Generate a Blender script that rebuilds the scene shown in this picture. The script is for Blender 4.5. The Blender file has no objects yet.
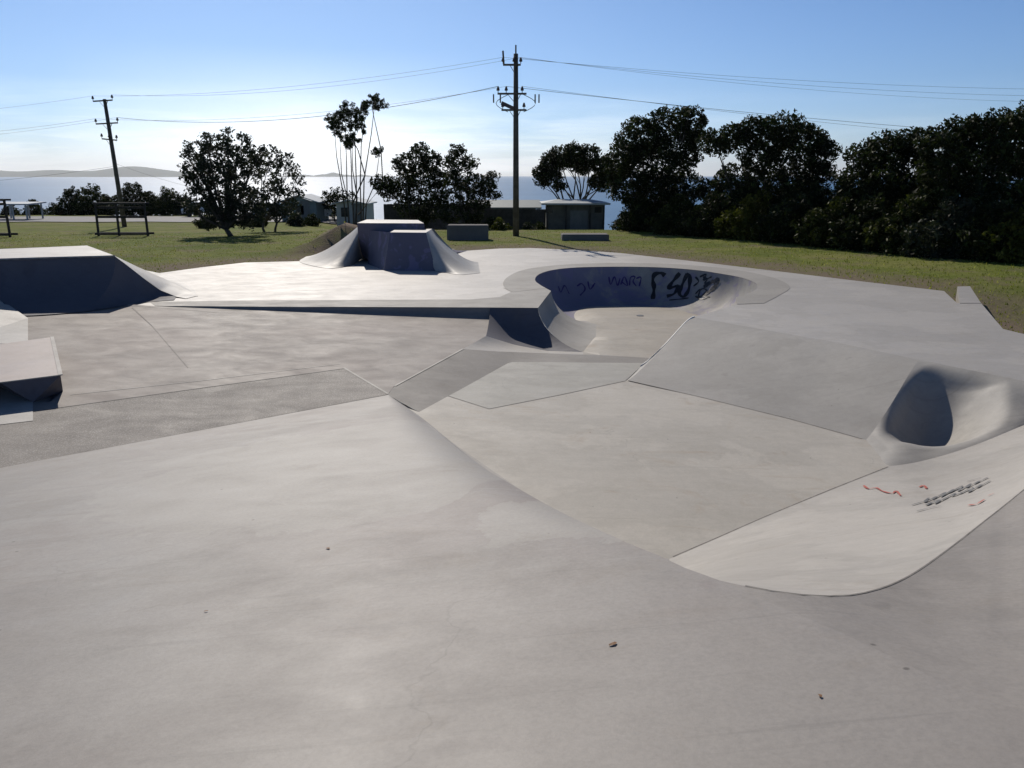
import bpy, math, random
import numpy as np
from mathutils import Vector
from mathutils.geometry import tessellate_polygon, delaunay_2d_cdt
from mathutils.bvhtree import BVHTree
random.seed(7); rng = np.random.default_rng(11)
R = math.radians
S = bpy.context.scene
COL = S.collection
# ------------------------------------------------------------------ camera model
H = 3.1; F = 800.0; PITCH = R(14.6); CP, SP = math.cos(PITCH), math.sin(PITCH)
CAM = Vector((0, 0, H))
SUN_AZ = R(-17); SUN_EL = R(36)
SUNDIR = Vector((math.sin(SUN_AZ)*math.cos(SUN_EL), math.cos(SUN_AZ)*math.cos(SUN_EL), math.sin(SUN_EL)))
def ray(px, py):
    u = (px-512)/F; v = (384-py)/F
    return Vector((u, CP+v*SP, -SP+v*CP))
def P(px, py, z=0.0):                    # where the line of sight meets height z
    d = ray(px, py); return CAM + d*((z-H)/d.z)
def PD(px, py, D):                       # point at ground distance D
    d = ray(px, py); return CAM + d*(D/d.y)
class Plane:
    def __init__(s, a, b, c):
        s.n = (b-a).cross(c-a).normalized(); s.a = a
    def px(s, x, y):
        d = ray(x, y); return CAM + d*((s.a-CAM).dot(s.n)/d.dot(s.n))
    def z(s, x, y):
        return s.a.z - (s.n.x*(x-s.a.x)+s.n.y*(y-s.a.y))/s.n.z
# ------------------------------------------------------------------ materials
def nt(name):
    m = bpy.data.materials.new(name); m.use_nodes = True
    t = m.node_tree; b = t.nodes['Principled BSDF']; return m, t, b
def N(t, typ, **kw):
    n = t.nodes.new(typ)
    for k, v in kw.items():
        if hasattr(n, k): setattr(n, k, v)
        else: n.inputs[k.replace('_', ' ')].default_value = v
    return n
def noise(t, vec, scale, detail=4, rough=.55, dist=0.0):
    n = t.nodes.new('ShaderNodeTexNoise'); n.inputs['Scale'].default_value = scale
    n.inputs['Detail'].default_value = detail; n.inputs['Roughness'].default_value = rough
    n.inputs['Distortion'].default_value = dist
    t.links.new(vec, n.inputs['Vector']); return n.outputs['Fac']
def ramp(t, fac, stops):
    n = t.nodes.new('ShaderNodeValToRGB'); e = n.color_ramp.elements
    while len(e) < len(stops): e.new(.5)
    for i, (p, c) in enumerate(stops):
        e[i].position = p; e[i].color = c if len(c) == 4 else (*c, 1)
    t.links.new(fac, n.inputs['Fac']); return n.outputs['Color']
def mix(t, fac, a, b, mode='MIX'):
    n = t.nodes.new('ShaderNodeMix'); n.data_type = 'RGBA'; n.blend_type = mode
    for sock, v in ((n.inputs['Factor'], fac), (n.inputs['A'], a), (n.inputs['B'], b)):
        if isinstance(v, (int, float)): sock.default_value = v
        elif isinstance(v, tuple): sock.default_value = (*v, 1) if len(v) == 3 else v
        else: t.links.new(v, sock)
    return n.outputs['Result']
def g(v): return (v, v, v)
def bump(t, b, h, strength, dist=.02):
    n = t.nodes.new('ShaderNodeBump'); n.inputs['Strength'].default_value = strength
    n.inputs['Distance'].default_value = dist
    t.links.new(h, n.inputs['Height']); t.links.new(n.outputs['Normal'], b.inputs['Normal'])
def concrete(name, col, rough=.5, grain=.12, stain=.35, blotch=.25, tint=None, speck=.0, stain_col=(.19,.145,.10), spec=.44, worn=None):
    m, t, b = nt(name); rough += .06
    pos = t.nodes.new('ShaderNodeNewGeometry').outputs['Position']
    mp = t.nodes.new('ShaderNodeMapping'); mp.inputs['Scale'].default_value = (.8, 1.25, 1); mp.inputs['Rotation'].default_value = (0, 0, R(-28))
    t.links.new(pos, mp.inputs['Vector']); sv = mp.outputs['Vector']
    big = noise(t, pos, .35, 5, .6, .6); mid = noise(t, sv, 1.6, 6, .65, .4); fine = noise(t, pos, 38, 4, .7)
    c = mix(t, ramp(t, big, [(.32, g(0)), (.68, g(1))]), tuple(x*(1-blotch*.5) for x in col), tuple(min(1, x*(1+blotch*.4)) for x in col))
    c = mix(t, ramp(t, mid, [(.3, g(0)), (.7, g(1))]), mix(t, 1.0, c, g(.94), 'MULTIPLY'), c)
    if tint:
        c = mix(t, ramp(t, noise(t, pos, .22, 3, .5, .5), [(.42, g(0)), (.6, g(1))]), c, tint)
    # trowel streaks
    mp2 = t.nodes.new('ShaderNodeMapping'); mp2.inputs['Scale'].default_value = (.6, 2.6, 1); mp2.inputs['Rotation'].default_value = (0, 0, R(20))
    t.links.new(pos, mp2.inputs['Vector'])
    c = mix(t, ramp(t, noise(t, mp2.outputs['Vector'], 2.2, 5, .7, .3), [(.52, g(0)), (.75, g(.4))]), c, tuple(min(1, x*1.13) for x in col))
    # pale mottling and specular sheen painted as patches with definite edges, hairline scuffs
    pw = ramp(t, noise(t, pos, .42, 9, .62, .25), [(.50, g(0)), (.525, g(.55)), (.60, g(.75))])
    c = mix(t, pw, c, tuple(min(1, x*1.11) for x in col))
    pd = ramp(t, noise(t, sv, .75, 8, .68, .6), [(.55, g(0)), (.68, g(.6))])
    c = mix(t, pd, c, tuple(x*.88 for x in col))
    mot = ramp(t, noise(t, pos, 7.5, 5, .75), [(.3, g(.93)), (.7, g(1.05))])
    c = mix(t, 1.0, c, mot, 'MULTIPLY')
    vw = t.nodes.new('ShaderNodeVectorMath'); vw.operation = 'ADD'; nd = t.nodes.new('ShaderNodeTexNoise'); nd.inputs['Scale'].default_value = 1.3; nd.inputs['Detail'].default_value = 5
    t.links.new(pos, nd.inputs['Vector']); sc = t.nodes.new('ShaderNodeVectorMath'); sc.operation = 'SCALE'; sc.inputs['Scale'].default_value = .9; t.links.new(nd.outputs['Color'], sc.inputs[0])
    t.links.new(pos, vw.inputs[0]); t.links.new(sc.outputs[0], vw.inputs[1])
    ve = t.nodes.new('ShaderNodeTexVoronoi'); ve.feature = 'DISTANCE_TO_EDGE'; ve.inputs['Scale'].default_value = .42; t.links.new(vw.outputs[0], ve.inputs['Vector'])
    ck = mix(t, 1.0, ramp(t, ve.outputs['Distance'], [(.0, g(.22)), (.003, g(0))]), ramp(t, noise(t, pos, .5, 2), [(.5, g(0)), (.6, g(1))]), 'MULTIPLY')
    c = mix(t, ck, c, tuple(x*.35 for x in col))
    # wheel scuffs: long thin darker and lighter marks in two directions
    for rz, lo, kk in ((50, .60, .72), (-12, .62, 1.18)):
        m3 = t.nodes.new('ShaderNodeMapping'); m3.inputs['Scale'].default_value = (.25, 9, 1); m3.inputs['Rotation'].default_value = (0, 0, R(rz)); t.links.new(pos, m3.inputs['Vector'])
        c = mix(t, ramp(t, noise(t, m3.outputs['Vector'], 1.5, 4, .6), [(lo, g(0)), (lo+.1, g(.35))]), c, tuple(min(1, x*kk) for x in col))
    if worn:  # sun sheen painted into the colour as lighter patches round given points
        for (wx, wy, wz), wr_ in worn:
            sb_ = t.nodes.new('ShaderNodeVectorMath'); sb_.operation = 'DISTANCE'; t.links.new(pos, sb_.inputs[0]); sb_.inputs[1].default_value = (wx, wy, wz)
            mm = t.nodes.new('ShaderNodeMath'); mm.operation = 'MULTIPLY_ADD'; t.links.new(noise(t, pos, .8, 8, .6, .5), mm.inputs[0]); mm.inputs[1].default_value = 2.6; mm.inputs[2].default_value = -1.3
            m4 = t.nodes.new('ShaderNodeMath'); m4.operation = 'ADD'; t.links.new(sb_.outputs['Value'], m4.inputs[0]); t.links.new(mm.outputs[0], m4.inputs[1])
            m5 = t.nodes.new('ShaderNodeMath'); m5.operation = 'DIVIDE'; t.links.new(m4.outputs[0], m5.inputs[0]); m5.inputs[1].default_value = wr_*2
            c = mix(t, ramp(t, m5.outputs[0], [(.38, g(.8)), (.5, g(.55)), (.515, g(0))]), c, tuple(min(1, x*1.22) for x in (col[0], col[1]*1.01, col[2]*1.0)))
    # rusty stains
    st = ramp(t, noise(t, sv, .9, 7, .72, 1.2), [(.56, g(0)), (.72, g(stain))])
    c = mix(t, st, c, stain_col)
    # grey grime spots
    sp = ramp(t, noise(t, pos, 3.2, 3, .5), [(.70, g(0)), (.76, g(.35))])
    c = mix(t, sp, c, tuple(x*.6 for x in col))
    c = mix(t, ramp(t, fine, [(.3, g(grain)), (.62, g(0))]), c, g(.05))
    vo = t.nodes.new('ShaderNodeTexVoronoi'); vo.inputs['Scale'].default_value = 2.3
    t.links.new(pos, vo.inputs['Vector'])
    c = mix(t, ramp(t, vo.outputs['Distance'], [(.02, g(.7)), (.035, g(0))]), c, (.07,.06,.05))
    if speck:
        v2 = t.nodes.new('ShaderNodeTexVoronoi'); v2.inputs['Scale'].default_value = 42
        t.links.new(pos, v2.inputs['Vector'])
        c = mix(t, ramp(t, v2.outputs['Distance'], [(.1, g(speck)), (.42, g(0))]), c, (.62,.6,.56))
        c = mix(t, ramp(t, noise(t, pos, 25, 2), [(.5, g(0)), (.62, g(speck*.7))]), c, tuple(x*.55 for x in col))
    t.links.new(c, b.inputs['Base Color'])
    rr = ramp(t, mid, [(.25, g(min(1, rough+.12))), (.75, g(rough-.06))])
    t.links.new(rr, b.inputs['Roughness']); b.inputs['Specular IOR Level'].default_value = spec
    hh = mix(t, .6, fine, mid)
    bump(t, b, hh, .22 if not speck else .5, .012)
    return m
def greyer_east(m, x0, x1, k):
    t = m.node_tree; b = t.nodes['Principled BSDF']; src = b.inputs['Base Color'].links[0].from_socket
    pos = t.nodes.new('ShaderNodeNewGeometry').outputs['Position']; sx = t.nodes.new('ShaderNodeSeparateXYZ'); t.links.new(pos, sx.inputs[0])
    mr = t.nodes.new('ShaderNodeMapRange'); mr.inputs['From Min'].default_value = x0; mr.inputs['From Max'].default_value = x1; t.links.new(sx.outputs['X'], mr.inputs['Value'])
    t.links.new(mix(t, mr.outputs[0], src, mix(t, 1.0, src, g(k), 'MULTIPLY')), b.inputs['Base Color'])
def plain(name, col, rough=.6, var=.3, scale=6, metal=0, spec=.4):
    m, t, b = nt(name)
    pos = t.nodes.new('ShaderNodeNewGeometry').outputs['Position']
    c = ramp(t, noise(t, pos, scale, 4, .65), [(.3, tuple(x*(1-var) for x in col)), (.7, tuple(min(1, x*(1+var)) for x in col))])
    t.links.new(c, b.inputs['Base Color']); b.inputs['Roughness'].default_value = rough
    b.inputs['Metallic'].default_value = metal; b.inputs['Specular IOR Level'].default_value = spec
    return m
M = {}
M['fore'] = concrete('foreground_concrete', (.275,.255,.233), .5, .16, .30, .22, tint=(.268,.237,.217), worn=(((-1.6,7.6,.45),2.3),((.6,5.2,.8),.8)))  # its pale patches paint the sheen on the near bank
M['deckb'] = concrete('foreground_deck_concrete', (.27,.248,.226), .55, .16, .25, .2)
M['deck'] = concrete('pale_deck_concrete', (.50,.475,.44), .5, .08, .12, .12)
greyer_east(M['deck'], 1.0, 7.5, .78)
M['band'] = concrete('aggregate_band_concrete', (.30,.285,.262), .62, .15, .12, .1)
M['floor'] = concrete('left_floor_concrete', (.245,.219,.20), .62, .16, .25, .18, tint=(.25,.215,.195))
M['rough'] = concrete('exposed_aggregate', (.25,.226,.202), .66, .3, .2, .2, speck=.42)
M['rfloor'] = concrete('green_grey_concrete', (.455,.425,.375), .6, .1, .42, .16, stain_col=(.32,.22,.13))
M['panel'] = concrete('sage_panel_concrete', (.375,.362,.325), .6, .1, .15, .1)
M['lowband'] = concrete('worn_strip_concrete', (.235,.218,.197), .6, .15, .2, .12)
M['bowlfloor'] = concrete('stained_bowl_floor', (.35,.32,.275), .6, .12, .45, .25, stain_col=(.24,.15,.08))
M['bank'] = concrete('smooth_bank_concrete', (.35,.333,.306), .55, .08, .12, .15)
M['curve'] = concrete('pale_transition_concrete', (.385,.362,.33), .55, .08, .28, .14)
M['ramp'] = concrete('ramp_concrete', (.40,.39,.37), .5, .1, .2, .2)
M['ledge'] = concrete('worn_ledge_concrete', (.36,.30,.27), .45, .1, .45, .3, stain_col=(.22,.13,.09))
M['block'] = concrete('weathered_block_concrete', (.16,.15,.145), .8, .3, .4, .3)
# painted wall: concrete with old blue-violet paint of uneven outline
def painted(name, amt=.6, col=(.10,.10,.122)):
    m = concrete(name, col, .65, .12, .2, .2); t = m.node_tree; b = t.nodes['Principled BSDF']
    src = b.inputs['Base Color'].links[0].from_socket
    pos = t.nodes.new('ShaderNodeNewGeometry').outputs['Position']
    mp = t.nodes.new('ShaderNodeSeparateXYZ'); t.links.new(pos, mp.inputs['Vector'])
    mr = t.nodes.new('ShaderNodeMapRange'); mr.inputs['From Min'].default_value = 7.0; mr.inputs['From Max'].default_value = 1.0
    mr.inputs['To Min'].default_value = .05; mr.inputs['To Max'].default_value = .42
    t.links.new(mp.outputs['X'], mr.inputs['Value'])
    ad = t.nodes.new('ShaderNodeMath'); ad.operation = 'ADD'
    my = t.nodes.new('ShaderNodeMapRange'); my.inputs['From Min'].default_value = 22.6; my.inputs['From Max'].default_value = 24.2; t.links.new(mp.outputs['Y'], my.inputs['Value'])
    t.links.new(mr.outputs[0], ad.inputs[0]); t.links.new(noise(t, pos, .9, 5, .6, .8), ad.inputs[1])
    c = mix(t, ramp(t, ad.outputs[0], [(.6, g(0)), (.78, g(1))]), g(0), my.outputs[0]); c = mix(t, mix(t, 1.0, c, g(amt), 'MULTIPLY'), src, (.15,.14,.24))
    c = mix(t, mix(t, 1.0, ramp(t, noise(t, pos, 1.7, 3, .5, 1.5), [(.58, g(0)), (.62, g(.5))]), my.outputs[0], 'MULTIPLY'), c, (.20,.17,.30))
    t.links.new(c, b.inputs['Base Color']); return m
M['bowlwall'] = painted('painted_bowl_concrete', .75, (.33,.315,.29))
M['frontwall'] = painted('shade_darkened_concrete', .3)  # base colour darkened to paint deeper shade onto faces turned from the sun
M['black'] = plain('black_spray_paint', (.012,.012,.014), .5, .2)
M['violetpaint'] = plain('violet_spray_paint', (.05,.03,.14), .5, .2)
M['red'] = plain('red_spray_paint', (.42,.10,.07), .6, .3, 20)
M['greypaint'] = plain('grey_marker_paint', (.13,.13,.13), .6, .3, 20)
M['white'] = plain('worn_white_edge', (.72,.71,.68), .5, .12, 9)
M['joint'] = plain('joint_sealant', (.22,.205,.185), .8, .3, 9)
M['dirtline'] = plain('silt_in_crease', (.33,.27,.20), .8, .3, 5)
M['coping'] = plain('steel_coping', (.25,.25,.25), .4, .3, 8, .6)
M['wood'] = plain('dark_hardwood', (.03,.026,.022), .75, .4, 5)
M['polewood'] = plain('weathered_pole_timber', (.10,.085,.07), .8, .35, 3)
M['insul'] = plain('brown_porcelain', (.07,.045,.04), .35, .2)
M['wire'] = plain('aluminium_cable', (.10,.10,.10), .5, .1, 2, .3)
M['steel'] = plain('galvanised_steel', (.35,.36,.37), .45, .2, 5, .5)
M['fence'] = plain('dark_stained_palings', (.055,.05,.045), .85, .4, 3)
M['hutwall'] = plain('rendered_block_wall', (.13,.125,.11), .85, .25, 2)
M['hutdoor'] = plain('faded_grey_door', (.17,.17,.165), .6, .15, 3)
M['roofm'] = plain('corrugated_roof', (.36,.40,.42), .5, .12, 3)
M['housewall'] = plain('pale_weatherboard', (.20,.24,.235), .8, .12, 2)
M['whitewall'] = plain('white_painted_board', (.40,.42,.44), .7, .1, 2)
M['dark'] = plain('dark_window_glass', (.02,.025,.03), .2, .1)
M['carpaint'] = plain('white_car_paint', (.75,.76,.78), .3, .04)
M['cargrey'] = plain('silver_car_paint', (.35,.37,.40), .3, .04, 3, .3)
M['tyre'] = plain('tyre_rubber', (.02,.02,.02), .8, .1)
M['asphalt'] = plain('road_asphalt', (.17,.17,.175), .8, .15, 3)
M['soil'] = plain('bare_brown_soil', (.075,.055,.04), .95, .4, 3)
M['bark'] = plain('grey_bark', (.07,.06,.05), .85, .35, 6)
M['dryleaf'] = plain('dry_leaf', (.20,.10,.04), .7, .3, 40)
M['hill'] = plain('distant_forest_hill', (.05,.07,.05), .95, .3, .004)
M['darkroof'] = plain('dark_green_roof', (.10,.13,.135), .6, .15, 3)
M['land'] = plain('coastal_scrub', (.045,.055,.03), .95, .4, .15)
def leafmat(name, col, hi, trans=.25):
    m, t, b = nt(name)
    a = t.nodes.new('ShaderNodeAttribute'); a.attribute_name = 'tint'
    c = ramp(t, a.outputs['Fac'], [(0, tuple(x*.6 for x in col)), (.55, col), (.93, hi), (1, tuple(min(1, x*1.5) for x in hi))])
    t.links.new(c, b.inputs['Base Color']); b.inputs['Roughness'].default_value = .6
    b.inputs['Specular IOR Level'].default_value = .1
    tr = t.nodes.new('ShaderNodeBsdfTranslucent'); t.links.new(mix(t, 1.0, c, (1.0,1.15,.5), 'MULTIPLY'), tr.inputs['Color'])
    ms = t.nodes.new('ShaderNodeMixShader'); ms.inputs[0].default_value = trans
    t.links.new(b.outputs[0], ms.inputs[1]); t.links.new(tr.outputs[0], ms.inputs[2])
    t.links.new(ms.outputs[0], t.nodes['Material Output'].inputs['Surface']); return m
M['leafdark'] = leafmat('dark_banksia_leaf', (.022,.028,.011), (.07,.085,.025), .16)
M['leafmid'] = leafmat('olive_leaf', (.034,.042,.013), (.11,.115,.03), .2)
M['leafgrey'] = leafmat('grey_green_leaf', (.035,.042,.028), (.075,.08,.05), .16)
M['leafyel'] = leafmat('yellow_green_leaf', (.06,.068,.014), (.17,.16,.035), .28)
M['blade'] = leafmat('grass_blade', (.24,.25,.055), (.38,.34,.13), .35)
m, t, b = nt('mown_grass'); M['grass'] = m
pos = t.nodes.new('ShaderNodeNewGeometry').outputs['Position']
c = ramp(t, noise(t, pos, .25, 6, .65, .5), [(.3, (.11,.15,.022)), (.5, (.175,.205,.038)), (.68, (.26,.25,.08))])
c = mix(t, ramp(t, noise(t, pos, 2.6, 6, .7), [(.35, g(.45)), (.6, g(0))]), c, (.045,.055,.012))
c = mix(t, ramp(t, noise(t, pos, .5, 6, .72, .3), [(.50, g(0)), (.64, g(.8))]), c, (.19,.155,.095))
at = t.nodes.new('ShaderNodeAttribute'); at.attribute_name = 'worn'
ma = t.nodes.new('ShaderNodeMath'); ma.operation = 'MULTIPLY'
t.links.new(at.outputs['Fac'], ma.inputs[0]); t.links.new(ramp(t, noise(t, pos, .9, 6, .7), [(.25, g(.25)), (.6, g(1))]), ma.inputs[1])
c = mix(t, ma.outputs[0], c, (.20,.155,.115))
t.links.new(c, b.inputs['Base Color']); b.inputs['Roughness'].default_value = .95; b.inputs['Specular IOR Level'].default_value = .1
bump(t, b, noise(t, pos, 14, 5, .75), .9, .06)
m, t, b = nt('sea_water'); M['sea'] = m
pos = t.nodes.new('ShaderNodeNewGeometry').outputs['Position']
c = ramp(t, noise(t, pos, .002, 4, .6), [(.35, (.02,.11,.24)), (.7, (.035,.16,.32))])
t.links.new(c, b.inputs['Base Color']); b.inputs['Roughness'].default_value = .42; b.inputs['Specular IOR Level'].default_value = .20
mp = t.nodes.new('ShaderNodeMapping'); mp.inputs['Scale'].default_value = (.5, 1, 1); t.links.new(pos, mp.inputs['Vector'])
bump(t, b, noise(t, mp.outputs['Vector'], .12, 4, .7), .5, 1.6)

# ------------------------------------------------------------------ object helpers
def tag(o, label=None, cat=None, group=None, kind=None):
    if label: o['label'] = label
    if cat: o['category'] = cat
    if group: o['group'] = group
    if kind: o['kind'] = kind
    return o
def thing(name, loc, label, cat, group=None, kind=None):
    o = bpy.data.objects.new(name, None); o.location = loc; COL.objects.link(o); o.empty_display_size = .3
    return tag(o, label, cat, group, kind)
def wloc(p):
    v = Vector((0, 0, 0))
    while p: v += Vector(p.location); p = p.parent
    return v
def obj(name, verts, faces, m, parent=None, smooth=False, flip=False):
    off = wloc(parent)
    me = bpy.data.meshes.new(name)
    me.from_pydata([tuple(Vector(v)-off) for v in verts], [], [tuple(reversed(f)) for f in faces] if flip else faces)
    me.materials.append(M[m] if isinstance(m, str) else m); me.update()
    if smooth: me.polygons.foreach_set('use_smooth', [True]*len(me.polygons))
    o = bpy.data.objects.new(name, me); COL.objects.link(o); o.parent = parent
    return o
class MB:
    def __init__(s): s.v = []; s.f = []
    def add(s, vs, fs):
        o = len(s.v); s.v += [Vector(v) for v in vs]; s.f += [tuple(i+o for i in f) for f in fs]; return s
    def box(s, c, size, rot=0.0, tiltx=0.0):
        cx, cy, cz = c; sx, sy, sz = [q/2 for q in size]; ca, sa = math.cos(rot), math.sin(rot); vs = []
        for z in (-sz, sz):
            for x, y in ((-sx,-sy), (sx,-sy), (sx,sy), (-sx,sy)):
                vs.append((cx+x*ca-y*sa, cy+x*sa+y*ca, cz+z))
        return s.add(vs, [(3,2,1,0), (4,5,6,7), (0,1,5,4), (1,2,6,5), (2,3,7,6), (3,0,4,7)])
    def bar(s, a, b, w, h):                # rectangular bar between two points
        a = Vector(a); b = Vector(b); d = (b-a).normalized(); up = Vector((0,0,1))
        if abs(d.z) > .95: up = Vector((0,1,0))
        r = d.cross(up).normalized()*w/2; u = r.cross(d).normalized()*h/2; vs = []
        for p in (a, b): vs += [p-r-u, p+r-u, p+r+u, p-r+u]
        return s.add(vs, [(3,2,1,0), (4,5,6,7), (0,1,5,4), (1,2,6,5), (2,3,7,6), (3,0,4,7)])
    def tube(s, pts, rad, n=8, cap=True):
        pts = [Vector(p) for p in pts]
        if not isinstance(rad, (list, tuple)): rad = [rad]*len(pts)
        vs = []; fs = []; ref = Vector((.31,.17,.93))
        for i, p in enumerate(pts):
            d = (pts[min(i+1, len(pts)-1)]-pts[max(i-1, 0)]).normalized()
            a = d.cross(ref if abs(d.dot(ref)) < .95 else Vector((1,0,0))).normalized(); b2 = d.cross(a)
            for k in range(n):
                t_ = 2*math.pi*k/n; vs.append(p+(a*math.cos(t_)+b2*math.sin(t_))*rad[i])
        for i in range(len(pts)-1):
            for k in range(n):
                fs.append((i*n+k, i*n+(k+1)%n, (i+1)*n+(k+1)%n, (i+1)*n+k))
        if cap: fs += [tuple(range(n-1, -1, -1)), tuple(range((len(pts)-1)*n, len(pts)*n))]
        return s.add(vs, fs)
    def build(s, name, m, parent=None, smooth=False): return obj(name, s.v, s.f, m, parent, smooth)
def resamp(pts, n, smooth=False):
    pts = [Vector(p) for p in pts]
    if smooth and len(pts) > 2:
        q = [pts[0]*2-pts[1]]+pts+[pts[-1]*2-pts[-2]]; out = []
        for i in range(1, len(q)-2):
            for k in range(8):
                t_ = k/8; p0, p1, p2, p3 = q[i-1:i+3]
                out.append(.5*((2*p1)+(-p0+p2)*t_+(2*p0-5*p1+4*p2-p3)*t_*t_+(-p0+3*p1-3*p2+p3)*t_**3))
        pts = out+[q[-2]]
    L = [0]
    for a, b2 in zip(pts, pts[1:]): L.append(L[-1]+(b2-a).length)
    out = []; j = 0
    for i in range(n):
        s_ = L[-1]*i/(n-1)
        while j < len(L)-2 and L[j+1] < s_: j += 1
        d = L[j+1]-L[j]; out.append(pts[j].lerp(pts[j+1], (s_-L[j])/d if d else 0))
    return out
def prof(n, th0=0.0, p=None):              # concave transition, (horizontal, height) from lip to floor
    out = []
    for i in range(n+1):
        if p: h = i/n; out.append((h, (1-h)**p)); continue
        th = th0+(math.pi/2-th0)*i/n
        out.append(((math.cos(th0)-math.cos(th))/math.cos(th0), (1-math.sin(th))/(1-math.sin(th0))))
    return out
def ruled(T, B, pr, name, m, parent=None, smooth=True):
    vs = []; fs = []; k = len(pr)
    for a, b2 in zip(T, B):
        for h, z in pr:
            vs.append((a.x+(b2.x-a.x)*h, a.y+(b2.y-a.y)*h, b2.z+(a.z-b2.z)*z))
    for i in range(len(T)-1):
        for j in range(k-1):
            fs.append((i*k+j, i*k+j+1, (i+1)*k+j+1, (i+1)*k+j))
    return obj(name, vs, fs, m, parent, smooth)
def upfix(o):
    me = o.data; me.calc_loop_triangles()
    if sum(p.normal.z*p.area for p in me.polygons) < 0: me.flip_normals()
    return o
def flat(pts, name, m, parent=None, dz=0.0):
    pts = [Vector(p)+Vector((0,0,dz)) for p in pts]
    tr = tessellate_polygon([pts])
    return upfix(obj(name, pts, [tuple(t_) for t_ in tr], m, parent))
def ribbon(pts, w, name, m, parent=None, dz=.004, nrm=None):
    pts = [Vector(p) for p in pts]; vs = []; fs = []
    for i, p in enumerate(pts):
        d = pts[min(i+1, len(pts)-1)]-pts[max(i-1, 0)]
        up = nrm[i] if nrm else Vector((0,0,1))
        s_ = d.cross(up).normalized()*w/2; q = p+up*dz
        vs += [q-s_, q+s_]
    for i in range(len(pts)-1): fs.append((2*i, 2*i+1, 2*i+3, 2*i+2))
    return obj(name, vs, fs, m, parent, False)

# ------------------------------------------------------------------ world, sun, camera
w = bpy.data.worlds.new('World'); S.world = w; w.use_nodes = True; t = w.node_tree
bg = t.nodes['Background']
sky = t.nodes.new('ShaderNodeTexSky'); sky.sky_type = 'NISHITA'; sky.sun_disc = False
sky.sun_elevation = SUN_EL; sky.sun_rotation = SUN_AZ
sky.air_density = 1.0; sky.dust_density = .6; sky.ozone_density = 1.8; sky.altitude = 20
tc = t.nodes.new('ShaderNodeTexCoord'); sep = t.nodes.new('ShaderNodeSeparateXYZ'); t.links.new(tc.outputs['Generated'], sep.inputs[0])
mp = t.nodes.new('ShaderNodeMapping'); mp.inputs['Scale'].default_value = (3.2, 3.2, 34); t.links.new(tc.outputs['Generated'], mp.inputs['Vector'])
cn = noise(t, mp.outputs['Vector'], 1.6, 6, .58, .3)
lay = ramp(t, sep.outputs['Z'], [(.0, g(1)), (.03, g(1)), (.055, g(.5)), (.10, g(0))])
cl = mix(t, 1.0, ramp(t, cn, [(.42, g(0)), (.66, g(.62))]), lay, 'MULTIPLY')
dp = t.nodes.new('ShaderNodeVectorMath'); dp.operation = 'DOT_PRODUCT'; t.links.new(tc.outputs['Generated'], dp.inputs[0]); dp.inputs[1].default_value = (-.25,.965,.03)
cl = mix(t, 1.0, cl, ramp(t, dp.outputs['Value'], [(.85, g(.2)), (.99, g(1))]), 'MULTIPLY')
veil = mix(t, 1.0, ramp(t, dp.outputs['Value'], [(.965, g(0)), (.99, g(.5)), (1, g(1))]), ramp(t, sep.outputs['Z'], [(.0, g(1)), (.035, g(.9)), (.07, g(.4)), (.14, g(0))]), 'MULTIPLY')
cl = mix(t, 1.0, cl, veil, 'SCREEN')
tn = mix(t, 1.0, sky.outputs[0], ramp(t, sep.outputs['Z'], [(0, (.86,1.12,1.80)), (.04, (.72,1.0,1.56)), (.10, (.60,.87,1.34)), (.28, (.54,.78,1.12)), (.5, (.34,.48,.66))]), 'MULTIPLY')
c = mix(t, cl, tn, (21.0, 21.3, 21.8))
t.links.new(c, bg.inputs['Color']); bg.inputs['Strength'].default_value = .07
sl = bpy.data.lights.new('sun', 'SUN'); sl.energy = 3.7; sl.angle = R(.53); sl.color = (1, .918, .81)
so = bpy.data.objects.new('sun', sl); COL.objects.link(so); so.rotation_euler = SUNDIR.to_track_quat('Z', 'Y').to_euler()
cam = bpy.data.cameras.new('camera'); co = bpy.data.objects.new('camera', cam); COL.objects.link(co)
co.location = CAM; co.rotation_euler = (math.pi/2-PITCH, 0, 0); cam.sensor_width = 36; cam.lens = 36*F/1024
cam.clip_start = .05; cam.clip_end = 90000; S.camera = co
S.view_settings.view_transform = 'Standard'; S.view_settings.look = 'None'; S.view_settings.exposure = 0.0; S.view_settings.gamma = 1

# ------------------------------------------------------------------ skate park surfaces
LP = Plane(P(155,306,0), P(466,328,-.30), P(388,395,-.42))          # left floor
PA = Plane(LP.px(0,468), LP.px(388,395), Vector((0,.3,1.5)))        # foreground bank
RP = Plane(P(419,412,-.52), P(640,366,-.62), P(870,440,-.72))       # right floor
def Z(v, dz): return Vector((v.x, v.y, v.z+dz))
# --- lip of deck: front wall, tongue, bowl
lip_front = [P(155,306,0), P(240,306.6,0), P(400,307.2,0), P(490,307.6,0), P(538,308,0)]
bowl_px = [(551,291),(540,285),(535,280),(539,274.5),(552,270.3),(574,267.8),(605,267),(636,267),(668,268),(699,270.6),(720,273.8),(740,277.5),(754,282.5),(758,287),(752,292),(736,297.5)]
lip_bowl = resamp([P(x,y,0) for x,y in bowl_px], 64, True)
lip_tail = [P(736,297.5,0), P(737,304,0), P(716,310.5,0), P(694,317,0)]
bank_top = [P(694,317,0), P(760,329,0), P(840,343,0), P(920,360,0)]
pock_lip = [P(920,360,0), P(960,368,0), P(1000,376,0), P(1024,381,0), P(1090,396,0), P(1150,412,0)]
edge_back = [P(x,y,0) for x,y in [(160,273),(200,267.5),(245,262.5),(309,261),(345,255),(470,250.5),(500,248.5),(530,248),(575,249.8),(620,253),(700,262),(780,271.5),(850,280),(944,291)]]
edge_right = [P(957,303,0), P(981,303,0), P(1003,329,0), P(1024,334,0), P(1110,352,0)]
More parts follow.
